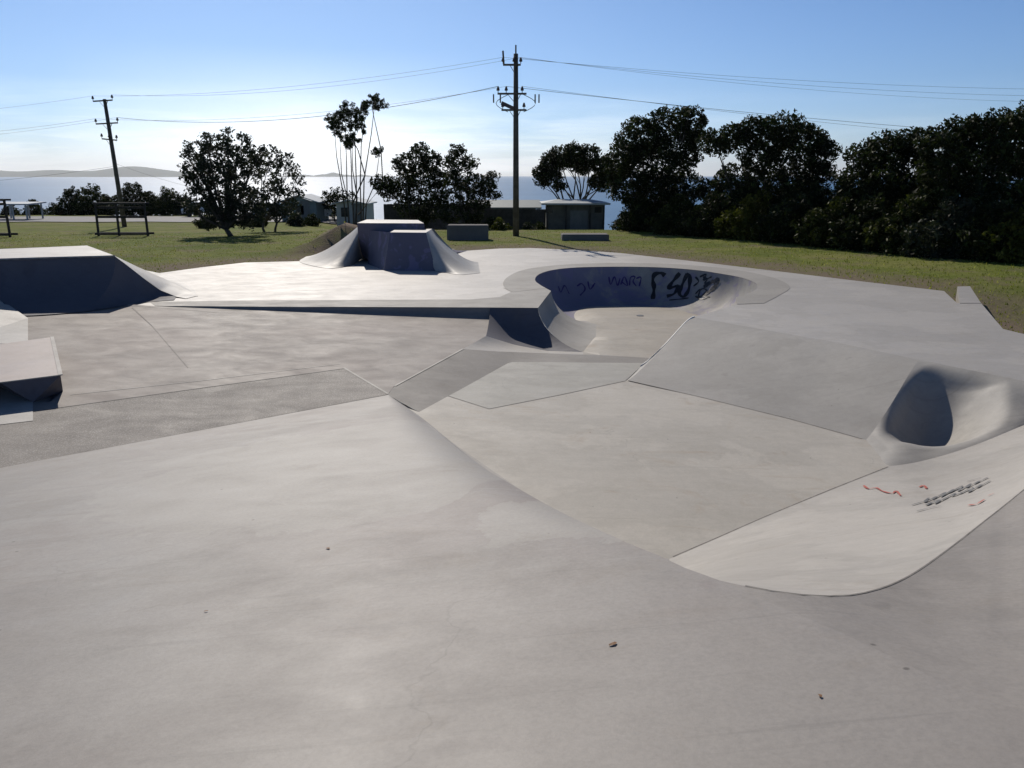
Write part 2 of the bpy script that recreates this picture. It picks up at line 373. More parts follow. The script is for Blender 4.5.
deck_out = [P(124,304,0)]+lip_front+lip_bowl[0:]+lip_tail[1:]+bank_top[1:]+pock_lip[1:]+[Vector((14.5,8,0)), Vector((17,13,0))]+list(reversed(edge_right))+list(reversed(edge_back))+[P(120,270,0), P(95,290,0)]
deck = flat(deck_out, 'concrete_deck', 'deck'); deck['kind'] = 'structure'
# outer lip skirt of the slab
def skirt(line, depth, name, m, parent=None):
    vs = []; fs = []
    for p in line: vs += [p, Z(p, -depth)]
    for i in range(len(line)-1): fs.append((2*i, 2*i+1, 2*i+3, 2*i+2))
    return obj(name, vs, fs, m, parent)
skirt(edge_back+edge_right, .6, 'slab_edge', 'deck', deck)
# grey aggregate band round the bowl and along the drop
def offset_strip(line, wid):
    out = []
    for i, p in enumerate(line):
        d = line[min(i+1, len(line)-1)]-line[max(i-1, 0)]; n = Vector((-d.y, d.x, 0)).normalized(); out.append(p+n*wid)
    return out
def pair_strip(a, b, name, m, parent=None, dz=.004):
    vs = [Z(p, dz) for p in a]+[Z(p, dz) for p in b]; n = len(a)
    return upfix(obj(name, vs, [(i, i+1, n+i+1, n+i) for i in range(n-1)], m, parent))
fo = [P(150,302,0), P(240,300.5,0), P(400,299.8,0), P(470,299.5,0)]
band = flat([lip_front[0]]+lip_front[1:]+[lip_bowl[0], lip_bowl[3]]+[P(503,288,0), P(511,292,0), P(500,297,0)]+list(reversed(fo)), 'concrete_band', 'band', None, .004)
band['kind'] = 'structure'
line = lip_bowl+lip_tail[1:3]
out = offset_strip(lip_bowl, 1.0)
bo = [(522,296),(508,290),(503,284),(508,277),(522,270.5),(545,266.5),(575,264.2),(610,263.2),(645,263.4),(680,264.6),(712,267.2),(745,271.5),(775,278.5),(790,287),(780,295),(764,303.5)]
bo = resamp([P(x,y,0) for x,y in bo], 64, True)
pair_strip(lip_bowl[2:], bo[2:], 'bowl_surround', 'band', None, .008)['kind'] = 'structure'
b2 = flat([lip_bowl[-1], bo[-1], P(737,304.5,0)], 'bowl_surround', 'band', None, .008); b2['kind'] = 'structure'
# --- left floor, rough slab
lf = [LP.px(155,306)]+[LP.px(240,314.5), LP.px(300,319), LP.px(368,324.5), LP.px(430,330), LP.px(466,333.5), LP.px(486,336)]+[LP.px(463,349), LP.px(394,386), LP.px(388,395) ]
far_left = [Vector((-16, 7.5, LP.z(-16,7.5))), Vector((-16, 22, LP.z(-16,22)))]
A0 = LP.px(345,368.5); A1 = LP.px(0,416); A2 = LP.px(0,468); A3 = LP.px(388,394.5)
dirn = (A1-A0).normalized(); A1b = A1+dirn*9; dirn2 = (A2-A3).normalized(); A2b = A2+dirn2*9
A1b.z = LP.z(A1b.x, A1b.y); A2b.z = LP.z(A2b.x, A2b.y)
lower = flat([LP.px(124,304)]+lf[:8]+[LP.px(394,386), A3, A0, A1, A1b]+[far_left[1]+Vector((-6,0,.1))], 'lower_floor', 'floor'); lower['kind'] = 'structure'
flat([A0, A3, A2, A2b, A1b, A1], 'rough_slab', 'rough')['kind'] = 'structure'
ribbon([LP.px(344,368), LP.px(366,381), LP.px(388,394)], .04, 'worn_edge', 'panel', lower, .004)
ribbon([LP.px(395,386), LP.px(430,367), LP.px(463,349)], .04, 'worn_edge', 'panel', lower, .004)
ribbon([LP.px(132,307), LP.px(152,326), LP.px(188,368)], .01, 'floor_joint', 'joint', lower)
ribbon([LP.px(70,395), LP.px(200,381), LP.px(340,364)], .02, 'floor_joint', 'curve', lower)
ribbon([A1, LP.px(170,392.5), A0], .02, 'floor_joint', 'joint', lower)
# --- front wall (transition under the deck edge) and tongue end
wall = thing('drop_wall', P(400,307,0), 'low curved concrete wall along the pale deck edge, shaded blue-grey, left of the bowl', 'wall')
fb = [LP.px(155,306.5), LP.px(240,314.5), LP.px(300,319), LP.px(368,324.5), LP.px(430,330), LP.px(466,333.5), LP.px(486,336)]
ft = [P(155,306,0), P(240,306.6,0), P(300,306.9,0), P(368,307,0), P(430,307.3,0), P(466,307.5,0), P(490,307.6,0)]
ruled(resamp(ft, 40), resamp(fb, 40), [(0,1),(.012,.75),(.035,.58),(.08,.43),(.15,.31),(.27,.19),(.45,.09),(.7,.025),(1,0)], 'transition', 'floor', wall)
# deeper pocket wall between x 490 and the hip
corner_b = P(583,352,-.76)
T2 = resamp([P(490,307.6,0), P(515,307.8,0), P(538,308,0)], 16)
B2 = resamp([LP.px(486,336), P(515,345,-.66), P(548,351,-.80), corner_b], 16)
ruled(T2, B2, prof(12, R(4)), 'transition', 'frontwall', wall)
# pale apron between left floor and low strip
ap_low = [LP.px(463,349), P(500,351.5,-.46), P(540,353,-.57), RP.px(583,354.6)]
apron = upfix(ruled(B2, resamp(ap_low, 16), [(i/6, 1-i/6) for i in range(7)], 'floor_apron', 'curve', None)); apron['kind'] = 'structure'
# --- bowl
bowl = thing('skate_bowl', P(640,290,-1.15), 'round sunken concrete bowl with blue paint and black graffiti on its shaded far wall', 'skate bowl')
ZB = -1.18
cen = Vector((4.1, 23.4, 0))
flp = Plane(P(640,310,ZB), P(680,312,ZB), RP.px(620,356))
fl_px = []
full_lip = [P(538,308,0), P(545,299,0)]+lip_bowl+lip_tail[1:]
n_l = len(full_lip); bot = []
for i, p in enumerate(full_lip):
    a = full_lip[max(i-2, 0)]; b_ = full_lip[min(i+2, n_l-1)]; d = b_-a; n_ = Vector((d.y, -d.x, 0)).normalized()
    if i < 2: n_ = Vector((1, -.1, 0)).normalized()
    run = 1.25
    if i > n_l-7: run = .18; q = p+n_*run
    zz = ZB
    if i <= 8: zz = -.76+(ZB+.76)*(i/8)
    q = p+n_*run; run = .18 if i > n_l-6 else run; c2 = (cen-p).normalized(); q = p+(n_*.6+c2.normalized()*.4).normalized()*run
    if i == 0: q = corner_b.copy()
    if i == 1: q = p.lerp(p, 1)+Vector((1.25, -.9, 0))
    if i > n_l-22: zz = min(max(flp.z(q.x, q.y), ZB), RP.z(q.x, q.y))
    bot.append(Vector((q.x, q.y, zz if i else corner_b.z)))
for i, yy in ((2, -.55), (3, -.35), (4, -.2)): bot[i].y += yy
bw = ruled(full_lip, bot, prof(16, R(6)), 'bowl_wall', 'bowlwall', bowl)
edge_w = [P(694,317,0), P(667,341,-.36), RP.px(640,365.5)]
# bowl floor rises gently to the low strip
bfl = bot+[Vector((3.9,17.4,flp.z(3.9,17.4))), Vector((3.6,16.4,flp.z(3.6,16.4))), RP.px(652,358), RP.px(600,355)]
bp2 = [(p.x, p.y) for p in bfl]
def inp(x, y, poly):
    c_ = False; j = len(poly)-1
    for i in range(len(poly)):
        xi, yi = poly[i]; xj, yj = poly[j]
        if (yi > y) != (yj > y) and x < (xj-xi)*(y-yi)/(yj-yi)+xi: c_ = not c_
        j = i
    return c_
gpp = [Vector((x*.4, y*.4)) for x in range(-5, 25) for y in range(35, 75) if inp(x*.4, y*.4, bp2) and min(math.hypot(x*.4-q[0], y*.4-q[1]) for q in bp2) > .25]
V2, E2, F2, *_ = delaunay_2d_cdt([Vector(q) for q in bp2]+gpp, [(i, (i+1) % len(bp2)) for i in range(len(bp2))], [], 0, 1e-6)
zs = [p.z for p in bfl]+[min(max(flp.z(q.x, q.y), ZB), RP.z(q.x, q.y)) for q in gpp]
vs = [Vector((q.x, q.y, zs[i] if i < len(zs) else -.9)) for i, q in enumerate(V2)]
fs = [tuple(f) for f in F2 if inp(sum(V2[i].x for i in f)/3, sum(V2[i].y for i in f)/3, bp2)]
upfix(obj('bowl_floor', vs, fs, 'bowlfloor', bowl, True))
upfix(obj('bowl_floor_edge', [corner_b, RP.px(583,354.6), RP.px(600,355.2), RP.px(600,354.9)+Vector((0,.3,-.02))], [(0,1,2,3)], 'bowlfloor', bowl))
h_ = BVHTree.FromPolygons([Vector(v) for v in vs], fs).ray_cast(CAM, ray(640,316).normalized())[0]
mb = MB(); dr = h_; mb.tube([dr, dr+Vector((0,0,.02))], .11, 12); mb.build('drain', 'coping', bowl)
bw.data.update()
# --- low strip, panel, right floor
strip = upfix(ruled(resamp([LP.px(388,395), LP.px(394,386), LP.px(463,349), P(500,351.5,-.46), P(540,353,-.57), RP.px(583,354.6), RP.px(600,355), RP.px(652,358)], 40),
    resamp([RP.px(419,412), RP.px(465,387), RP.px(510,362), RP.px(545,362.2), RP.px(585,362.5), RP.px(645,363)], 40), [(i/5, 1-i/5) for i in range(6)], 'low_strip', 'lowband')); strip['kind'] = 'structure'
flat([RP.px(419,412), RP.px(510,362), RP.px(645,363), RP.px(625,381), RP.px(489,409), RP.px(448,396)], 'sage_panel', 'panel')['kind'] = 'structure'
# ridge / coping line (top) and bottom line of the near curved wall
ridge_px = [(388,394.5),(419,412),(458,440),(501,469),(552,503),(610,535),(653,553),(669,560),(692,571),(720,580.5)]
cop_px = [(745,586,None),(780,592.5,.0),(824,596.5,0),(865,593,0),(906,578,0),(945,552,0),(985,521,0),(1024,490,0),(1100,428,0)]
ridge = [PA.px(x, y) for x, y in ridge_px]
zc0 = PA.px(745,586).z
cop = []
for i, (x, y, _) in enumerate(cop_px):
    w_ = min(1, i/7); w_ = w_*w_*(3-2*w_); cop.append(P(x, y, PA.px(x, y).z*(1-w_)+(zc0-(zc0-.62)*min(1, i/7))*w_))
top = ridge+cop
ridge_floor = [RP.px(388,396), RP.px(420,418), RP.px(459,447), RP.px(502,477), RP.px(554,512), RP.px(611,546), RP.px(645,556), RP.px(669,559)]
join = [RP.px(716,538.5), RP.px(766,516.5), RP.px(830,490), RP.px(890,466), P(930,459,-.70), P(975,445,-.60), P(1024,425,-.44), P(1085,400,-.28)]
bt = resamp(ridge_floor, 40, True); tt = resamp(ridge, 40, True)
# right floor
rf = [RP.px(419,412), RP.px(448,396), RP.px(489,409), RP.px(625,381), RP.px(645,363), RP.px(640,376)]
bank_bot = [RP.px(640,368), RP.px(630,380), RP.px(700,396), RP.px(790,419), RP.px(866,440)]
bank_bot = [RP.px(628,380.5), RP.px(700,397), RP.px(790,419), RP.px(866,440)]
outl = [RP.px(419,412), RP.px(448,396), RP.px(489,409), RP.px(625,381)]+bank_bot[1:]+[RP.px(890,466)]+list(reversed(join[:3]))+list(reversed(bt))
right_floor = flat(outl, 'sunken_floor', 'rfloor'); right_floor['kind'] = 'structure'
def jn(pts, pl, wdt=.022, m='joint'): ribbon([pl.px(x, y) for x, y in pts], wdt, 'floor_joint', m, right_floor)
jn([(448,396),(489,409),(560,395),(625,381)], RP); jn([(673,557),(716,538.5),(766,516.5),(830,490),(888,467)], RP, .018)
jn([(628,380.5),(700,397),(790,419),(862,439)], RP)
# --- far bank with pocket
bankt = thing('concrete_bank', P(800,380,-.7), 'smooth grey concrete bank rising from the sunken floor to the right of the bowl', 'bank')
bT = resamp(bank_top, 40); bB = resamp(bank_bot, 40)
lin = [(0,1),(.04,.994),(.08,.978),(.13,.945),(.2,.875),(.3,.745),(.42,.58),(.55,.415),(.68,.265),(.8,.145),(.9,.055),(1,0)]
ruled(bT, bB, lin, 'bank_face', 'bank', bankt)
t641 = RP.px(641,366.5)
upfix(ruled([bT[0]]*6, resamp([t641, bB[0]], 6), lin, 'bank_toe', 'bank', bankt))
mb = MB(); e_ = [Vector((bT[0].x+(t641.x-bT[0].x)*h, bT[0].y+(t641.y-bT[0].y)*h, t641.z+(bT[0].z-t641.z)*z)) for h, z in lin]; mb.tube(e_, .026, 8); mb.build('steel_edge', 'white', bankt, True)
ruled(resamp([bT[0], t641], 10), resamp([bT[0]+Vector((.02,.05,-1.15)), bT[0].lerp(t641,.5)+Vector((.02,.04,-.6)), t641+Vector((.02,.03,-.02))], 10), prof(4, R(10)), 'bank_side', 'bank', bankt)
# pocket: smooth sheet between lip, bank end and floor joint, with an oval hollow scooped out of it
nU, nV = 90, 60
TT = resamp([P(920,360,0), P(960,368,0), P(1000,376,0), P(1024,381,0), P(1090,396,0)], nU)
BB = resamp([RP.px(866,440), RP.px(878,454), RP.px(890,466), P(930,459,-.70), P(975,445,-.60), P(1024,425,-.44), P(1085,401,-.28)], nU, True)
HL = []
for j in range(nV+1):                        # same long profile as the end of the bank
    h = j/nV; k_ = max(q for q in range(len(lin)-1) if lin[q][0] <= h); (h0, z0_), (h1, z1_) = lin[k_], lin[k_+1]
    q = TT[0].lerp(BB[0], h); q.z = BB[0].z+(TT[0].z-BB[0].z)*(z0_+(z1_-z0_)*(h-h0)/(h1-h0)); HL.append(q)
HR = resamp([TT[-1], BB[-1]], nV+1)
CC = .36
WR = 1.35
HC = [6.60, 12.02, 1.58, .76, .63]          # centre x, y, half length, half width, depth
ax_ = Vector((-.65,-.76,0)); bx_ = Vector((.76,-.65,0))
def hollow(x, y):
    d = Vector((x-HC[0], y-HC[1], 0)); r2 = (d.dot(ax_)/HC[2])**2+(d.dot(bx_)/(HC[3]*(WR if d.dot(bx_) > 0 else 1)))**2
    return HC[4]*(1-r2)**2 if r2 < 1 else 0
vs = []; fs = []
for i in range(nU):
    u_ = i/(nU-1)
    for j in range(nV+1):
        v_ = j/nV; wc = min(1, u_*5)*CC
        c_ = TT[i]*(1-v_)+BB[i]*v_+HL[j]*(1-u_)+HR[j]*u_-(TT[0]*(1-u_)*(1-v_)+TT[-1]*u_*(1-v_)+BB[0]*(1-u_)*v_+BB[-1]*u_*v_)
        vs.append(Vector((c_.x, c_.y, c_.z-wc*.5*(BB[i].z-TT[i].z)*-1*math.sin(math.pi*v_)*(1-v_)*1.5-(hollow(c_.x, c_.y)*min(1, u_*14)*min(1, v_*12)*min(1, (1-v_)*4) if 0 < j < nV else 0))))
for i in range(nU-1):
    for j in range(nV): fs.append((i*(nV+1)+j, i*(nV+1)+j+1, (i+1)*(nV+1)+j+1, (i+1)*(nV+1)+j))
pocket = upfix(obj('pocket', vs, fs, 'bank', bankt, True))
flat([RP.px(636,362), RP.px(700,372), RP.px(880,430), RP.px(866,446), RP.px(620,390)], 'bank_footing', 'rfloor', bankt, -.008)
skirt(pock_lip[:5], .03, 'pocket_lip', 'bank', bankt)
# --- near curved wall
curve = thing('curved_ramp', P(850,540,-.3), 'pale curved concrete transition in the right foreground with red and grey scribbles', 'ramp')
ruled(tt, bt, prof(10, p=2.0), 'hidden_transition', 'curve', curve)
tc_ = resamp(cop, 50, True); jc = resamp([RP.px(669,559)]+join, 50, True)
# begin at end of ridge
tc_ = resamp([ridge[-1]]+cop, 200, True); jf = resamp([RP.px(669,559)]+join, 2000, True); jc = [jf[int(round(1999*(i/199)**.62))] for i in range(200)]
vs = []; fs = []
for i, (a, b_) in enumerate(zip(tc_, jc)):
    pw_ = 1.2+.5*min(1, max(0, (i-20)/110))
    for k in range(21):
        h_ = k/20; vs.append((a.x+(b_.x-a.x)*h_, a.y+(b_.y-a.y)*h_, b_.z+(a.z-b_.z)*(1-h_)**pw_))
for i in range(199):
    for k in range(20): fs.append((i*21+k, i*21+k+1, (i+1)*21+k+1, (i+1)*21+k))
cw = upfix(obj('transition_face', vs, fs, 'curve', curve, True))
ribbon(resamp(cop, 50, True), .010, 'coping', 'joint', curve, .003)
# foreground deck on the right
cre_px = [(720,580.5),(750,594),(790,611),(848,636),(900,661),(952,686),(1024,712),(1110,745)]
k0 = min(range(200), key=lambda q: (tc_[q]-ridge[-1]).length); cpl = [p.copy() for p in tc_[k0:]]; nC = len(cpl)
def bearing(p): return p.x/(p.y*CP-(p.z-H)*SP)
cf = resamp([cpl[0]]+[PA.px(x, y) for x, y in cre_px[1:]], 1500, True); crease = []; kc = 0
for p in cpl:
    while kc < 1499 and bearing(cf[kc]) < bearing(p): kc += 1
    crease.append(cf[kc].copy())
crease[-1] = cf[-1].copy()
vs = []; fs = []
for a, b_ in zip(crease, cpl):
    for k in range(9): vs.append(a.lerp(b_, k/8))
for i in range(nC-1):
    for k in range(8): fs.append((i*9+k, i*9+k+1, (i+1)*9+k+1, (i+1)*9+k))
db = upfix(obj('upper_deck', vs, fs, 'deckb', None, True)); db['kind'] = 'structure'
# foreground bank: rounded shoulder strip + plane
inner = []
for i, p in enumerate(tt):
    d = tt[min(i+1, 39)]-tt[max(i-1, 0)]; n2 = Vector((d.y, -d.x, 0)).normalized()
    if n2.x > 0: n2 = -n2
    s_ = .55*min(1, i/14)*min(1, (39-i)/12)
    q = p+n2*s_; q.z = PA.z(q.x, q.y); inner.append(q)
vs = []; fs = []; NS = 10
for i, (a, b_) in enumerate(zip(inner, tt)):
    for k in range(NS+1):
        h_ = k/NS; q = a.lerp(b_, h_); vs.append(q+Vector((0, 0, 0)))
for i in range(39):
    for k in range(NS): fs.append((i*(NS+1)+k, i*(NS+1)+k+1, (i+1)*(NS+1)+k+1, (i+1)*(NS+1)+k))
# shoulder drops slightly: lower ridge vertices; the wall top follows
me_rows = NS+1
for i in range(40):
    for k in range(NS+1):
        h_ = k/NS; vs[i*me_rows+k].z -= .10*min(1, i/14)*min(1, max(0, 35-i)/10)*h_**2.2
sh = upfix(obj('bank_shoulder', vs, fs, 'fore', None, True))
hw = bpy.data.objects['hidden_transition']; mv = hw.data.vertices
for i in range(40): mv[i*11].co.z -= .10*min(1, i/14)*min(1, max(0, 35-i)/10)
end = [Vector((9, 1.5, 0)), Vector((8, -7, 0)), Vector((-16, -7, 0)), Vector((-22, 2, 0))]
for e in end: e.z = PA.z(e.x, e.y)
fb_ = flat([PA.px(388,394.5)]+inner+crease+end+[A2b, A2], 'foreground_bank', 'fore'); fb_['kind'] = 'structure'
sh.parent = fb_
# silt in the crease and repair-joint lines on the bank

# dark right side cover
# --- left quarter pipe
qp = thing('quarter_pipe', P(60,300,0), 'concrete quarter pipe at left edge with flat pale top and deeply shaded front', 'quarter pipe')
ZQ = 1.15
qt = [P(-140,264,ZQ), P(0,259.5,ZQ), P(60,257.7,ZQ), P(115,256.3,ZQ)]
hipl = [P(115,256.3,ZQ), P(128,266,.88), P(144,278.5,.54), P(160,290,.21), P(176,296.5,.03)]
qb = [LP.px(-140,318), LP.px(-20,316), LP.px(30,315.5), LP.px(75,312.5)]
hipb = [LP.px(75,312.5), LP.px(96,310), LP.px(120,306.5), P(148,302,.012), P(174,300,.012)]
flat([P(-140,264,ZQ), P(0,259.5,ZQ), P(115,256.3,ZQ), P(87,245.5,ZQ), P(0,249,ZQ), P(-140,254,ZQ)], 'platform', 'deck', qp)
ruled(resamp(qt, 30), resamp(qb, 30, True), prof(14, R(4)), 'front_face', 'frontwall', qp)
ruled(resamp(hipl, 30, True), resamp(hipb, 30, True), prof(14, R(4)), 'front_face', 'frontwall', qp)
sil = [P(87,245.5,ZQ), P(112,254.5,.91), P(138,267,.52), P(165,279,.22), P(192,292,.012), P(196,296,.012)]
hip2 = hipl+[P(186,298.5,.012)]
ruled(resamp(sil, 40), resamp(hip2, 40), [(i/8, 1-i/8-.10*math.sin(math.pi*i/8)) for i in range(9)], 'flank', 'ramp', qp)
ruled(resamp(sil, 20), resamp([P(90,262,0), P(120,267,.0), P(150,271,.01), P(175,277,.01), P(194,290,.01), P(198,296,.01)], 20), prof(6, R(20)), 'flank', 'ramp', qp)
ruled(resamp([P(87,245.5,ZQ), P(-140,254,ZQ)], 4), resamp([P(130,266,.0)+Vector((-1,1.5,-.1)), P(-140,262,-.1)+Vector((0,3,0))], 4), prof(3, R(30)), 'rear_slope', 'ramp', qp)
mb = MB(); mb.tube([Z(p, .0) for p in resamp(qt, 10)], .03, 6); mb.build('coping', 'coping', qp, True)
# side wall block at far left with faded paint
# small far-left bank between quarter pipe and ledge
sb = thing('side_bank', LP.px(0,330), 'pale wedge shaped concrete bank at the left edge, behind the worn ledge', 'bank')
v = [LP.px(-60,300), Z(LP.px(-60,300),.75), LP.px(28,341), LP.px(28,317), LP.px(-60,345), LP.px(2,303)]
mb = MB(); mb.add([P(-60,282,.5), P(-1,290,.42), P(6,303,.2), LP.px(28,318), LP.px(28,342), LP.px(-60,347)], [(0,1,2,3,4,5)]); o = mb.build('bank_face', 'ramp', sb); upfix(o)
# --- ledge
ld = thing('grind_ledge', LP.px(30,395), 'low worn brown-topped concrete ledge with a dark undercut end at left edge', 'ledge')
zl = .10
tp = [P(-120,350,zl), P(0,344,zl), P(52,337,zl), P(60.5,375,zl), P(0,382.5,zl), P(-120,397,zl)]
mb = MB(); bt2 = [LP.px(-120,356), LP.px(0,352), LP.px(50,345), LP.px(62,391), LP.px(51,402), LP.px(34,403), LP.px(0,388), LP.px(-120,345)]
flat(tp, 'ledge_top', 'ledge', ld)
e0, e1, e2, e3 = P(52,337,zl), P(60.5,375,zl), P(0,382.5,zl), P(-120,397,zl)
f0, f1, f2, f3, f4, f5 = LP.px(54,350), LP.px(63,391), LP.px(50,402), LP.px(33,402.5), LP.px(0,388.5), LP.px(-60,364)
mb = MB(); mb.add([e0, e1, e2, e3, f0, f1, f2, f3, f4, f5], [(1,5,6,7),(1,7,8,2),(2,8,9,3),(0,4,5,1)]); mb.build('ledge_front', 'frontwall', ld)
mb = MB(); mb.bar(Z(e2, .0), Z(e1, .0), .03, .016); mb.build('steel_edge', 'curve', ld); mb = MB(); mb.bar(Z(e1, .0), Z(e0, .0), .06, .016); mb.build('steel_edge', 'curve', ld)
sw2 = thing('floor_wedge', LP.px(15,408), 'pale triangular concrete wedge on the floor in front of the worn ledge at left', 'wedge')
mb = MB(); mb.add([Z(LP.px(-60,362), .12), Z(LP.px(0,388.5), .08), Z(LP.px(33,402.5), .01), Z(LP.px(33,421), .006), Z(LP.px(-60,432), .006)], [(0,1,2,3,4)]); upfix(mb.build('wedge_face', 'ramp', sw2))

# --- pyramid ramp at the back
fbx = thing('pyramid_ramp', P(400,262,0), 'grey concrete pyramid ramp with shaded front at the back edge of the pale deck', 'skate ramp')
ZT = 1.46; ZL = 1.24
tl, tr_ = P(357,223,ZT), P(424,223.3,ZT); tbl, tbr = P(367,219.4,ZT), P(418,220,ZT)
flat([tl, tr_, tbr, tbl], 'top_platform', 'deck', fbx)
ll, lr, lbr, lbl = P(390,232.3,ZL), P(426,232.6,ZL), P(432,228.8,ZL), P(395,229.5,ZL)
flat([ll, lr, lbr, lbl], 'step_platform', 'deck', fbx)
mb = MB()
bl, bm_, br_ = P(364,256,0), P(384,270.6,0), P(436,271,0)
# front of upper block
vsf = [tl, tr_, Vector((tr_.x, tr_.y-.25, .0)), Vector((tl.x+.25, tl.y-.7, .0))]
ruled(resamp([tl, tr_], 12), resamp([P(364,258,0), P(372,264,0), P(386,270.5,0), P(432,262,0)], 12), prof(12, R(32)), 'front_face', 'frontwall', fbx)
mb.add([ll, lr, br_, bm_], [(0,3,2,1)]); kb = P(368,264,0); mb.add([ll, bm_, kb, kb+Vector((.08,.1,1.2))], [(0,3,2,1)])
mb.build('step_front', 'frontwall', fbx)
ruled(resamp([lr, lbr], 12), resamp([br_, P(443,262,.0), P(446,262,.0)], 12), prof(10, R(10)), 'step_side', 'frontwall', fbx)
ruled(resamp([lr, lbr, P(434,229.2,ZL)], 16), resamp([P(436,271,.01), P(460,275,.01), P(480,273,.01), P(478,262,.01)], 16), prof(12, p=1.75), 'right_flank', 'ramp', fbx)
ruled(resamp([tr_, tbr], 10), resamp([P(462,252,.01), P(470,250,.01)], 10), prof(10, R(22)), 'upper_flank', 'frontwall', fbx)
ruled(resamp([tbl, tl], 24), resamp([P(306,256.5,.0), P(300,262,.012), P(326,268,.012), P(348,266,.012), P(364,258,.0)], 24, True), prof(12, p=1.5), 'left_flank', 'ramp', fbx)
ruled(resamp([tbr, tbl], 6), resamp([P(455,249,0), P(320,251,0)], 6), prof(8, R(30)), 'rear_slope', 'ramp', fbx)
# --- notch ramp at far right edge
nr = thing('edge_wedge', P(985,300,0), 'small raised concrete wedge standing up at the right edge of the deck beside grass', 'wedge')
n1, n2_, n3, n4 = P(957.5,286.5,.12), P(970,286.2,.12), P(981,303,.01), P(960,303,.01)
mb = MB(); mb.add([n1, n2_, n3, n4, Z(n1,-.8), Z(n2_,-.8), Z(n3,-.5), Z(n4,-.5)], [(0,3,2,1),(1,2,6,5),(0,4,7,3),(0,1,5,4)]); mb.build('wedge_body', 'deck', nr)

# ------------------------------------------------------------------ terrain
park = edge_back+edge_right
bpoly = [(p.x, p.y) for p in park]+[(18,13),(15,8),(11,1.5),(9.5,-7.5),(-16.5,-7.5),(-22.5,2),(-23,23),(-13,26.5)]
def inpoly(x, y, poly):
    c_ = False; j = len(poly)-1
    for i in range(len(poly)):
        xi, yi = poly[i]; xj, yj = poly[j]
        if (yi > y) != (yj > y) and x < (xj-xi)*(y-yi)/(yj-yi)+xi: c_ = not c_
        j = i
    return c_
def edist(x, y):
    d = 1e9
    for i in range(len(park)-1):
        a, b_ = park[i], park[i+1]; vx, vy = b_.x-a.x, b_.y-a.y; q = max(0, min(1, ((x-a.x)*vx+(y-a.y)*vy)/(vx*vx+vy*vy+1e-9)))
        d = min(d, math.hypot(x-a.x-q*vx, y-a.y-q*vy))
    return d
def lerpt(v, tab):
    if v <= tab[0][0]: return tab[0][1]
    for (a, za), (b_, zb) in zip(tab, tab[1:]):
        if v <= b_: return za+(zb-za)*(v-a)/(b_-a)
    return tab[-1][1]
def terr(x, y):
    ctr = lerpt(y, [(40,0), (50,-.10), (56,-.5), (64,-1.5), (80,-3.2), (120,-9), (220,-19), (320,-24)])
    lft = lerpt(y, [(38,0), (60,-.55), (75,-1.0), (92,-1.15), (110,-4), (160,-12), (240,-20), (320,-24)])
    k = max(0, min(1, (-x-8)/10)); k = k*k*(3-2*k)
    z = ctr*(1-k)+lft*k-.03
    k2 = math.exp(-((x-14.5)**2+(y-19)**2)/14); z -= .6*k2
    z += 1.25*math.exp(-(((x+6.9)/1.7)**2+((y-34.0)/.95)**2))
    z += .03*math.sin(x*.7+y*.3)*math.sin(y*.5)*min(1, max(0, (y-20)/20)) 
    return z
pts = [Vector(p) for p in bpoly]; nb = len(pts)
edges = [(i, (i+1) % nb) for i in range(nb)]
def gp(x0, x1, y0, y1, s_):
    out = []
    x = x0
    while x <= x1:
        y = y0
        while y <= y1:
            xx = x+random.uniform(-.2,.2)*s_; yy = y+random.uniform(-.2,.2)*s_
            if not inpoly(xx, yy, bpoly): out.append(Vector((xx, yy)))
            y += s_
        x += s_
    return out
gpts = gp(-26, 26, 14, 48, .7)
gpts += [q for q in gp(-70, 70, -20, 110, 2.5) if not (-27 < q.x < 27 and 13 < q.y < 49)]
gpts += [q for q in gp(-320, 320, -60, 330, 14) if not (-72 < q.x < 72 and -22 < q.y < 112)]
V2, E2, F2, *_ = delaunay_2d_cdt(pts+gpts, edges, [], 0, 1e-5)
fs = [tuple(f) for f in F2 if not inpoly(sum(V2[i].x for i in f)/len(f), sum(V2[i].y for i in f)/len(f), bpoly)]
vs = [(q.x, q.y, terr(q.x, q.y)) for q in V2]
ground = upfix(obj('ground', vs, fs, 'grass', None, True)); ground['kind'] = 'structure'
at = ground.data.attributes.new('worn', 'FLOAT', 'POINT')
at.data.foreach_set('value', [min(1, max(0, 1-edist(x, y)/3.4)*1.5) +min(.9, .35*math.exp(-(((x+7.3)/1.5)**2+((y-34)/1.8)**2))) if (abs(x) < 30 and y < 50) else 0 for x, y, z in vs])
# earth mound by the pyramid
# grass blades
gv = []; cnt = 0; tint = []
cand = 0
while cnt < 22000 and cand < 200000:
    cand += 1
    y = 16+34*random.random()**1.2; x = random.uniform(-.75, .75)*y
    if inpoly(x, y, bpoly) or y < 14: continue
    e = edist(x, y)
    if random.random() < max(0, .75-e/2.5): continue
    z = terr(x, y)-.01; h_ = random.uniform(.03, .075)*(1.35 if x > 10 else 1); a = random.uniform(0, 6.28); w_ = random.uniform(.012, .03)
    dx, dy = math.cos(a)*w_, math.sin(a)*w_
    gv += [(x-dx, y-dy, z), (x+dx, y+dy, z), (x+random.uniform(-.03,.03), y+random.uniform(-.03,.03), z+h_)]; tint += [random.random()]*3; cnt += 1
gr = obj('grass_tufts', gv, [(3*i, 3*i+1, 3*i+2) for i in range(cnt)], 'blade')
gr.data.attributes.new('tint', 'FLOAT', 'POINT').data.foreach_set('value', tint)
tag(gr, 'short mown grass around the concrete skate park', 'grass', None, 'stuff')
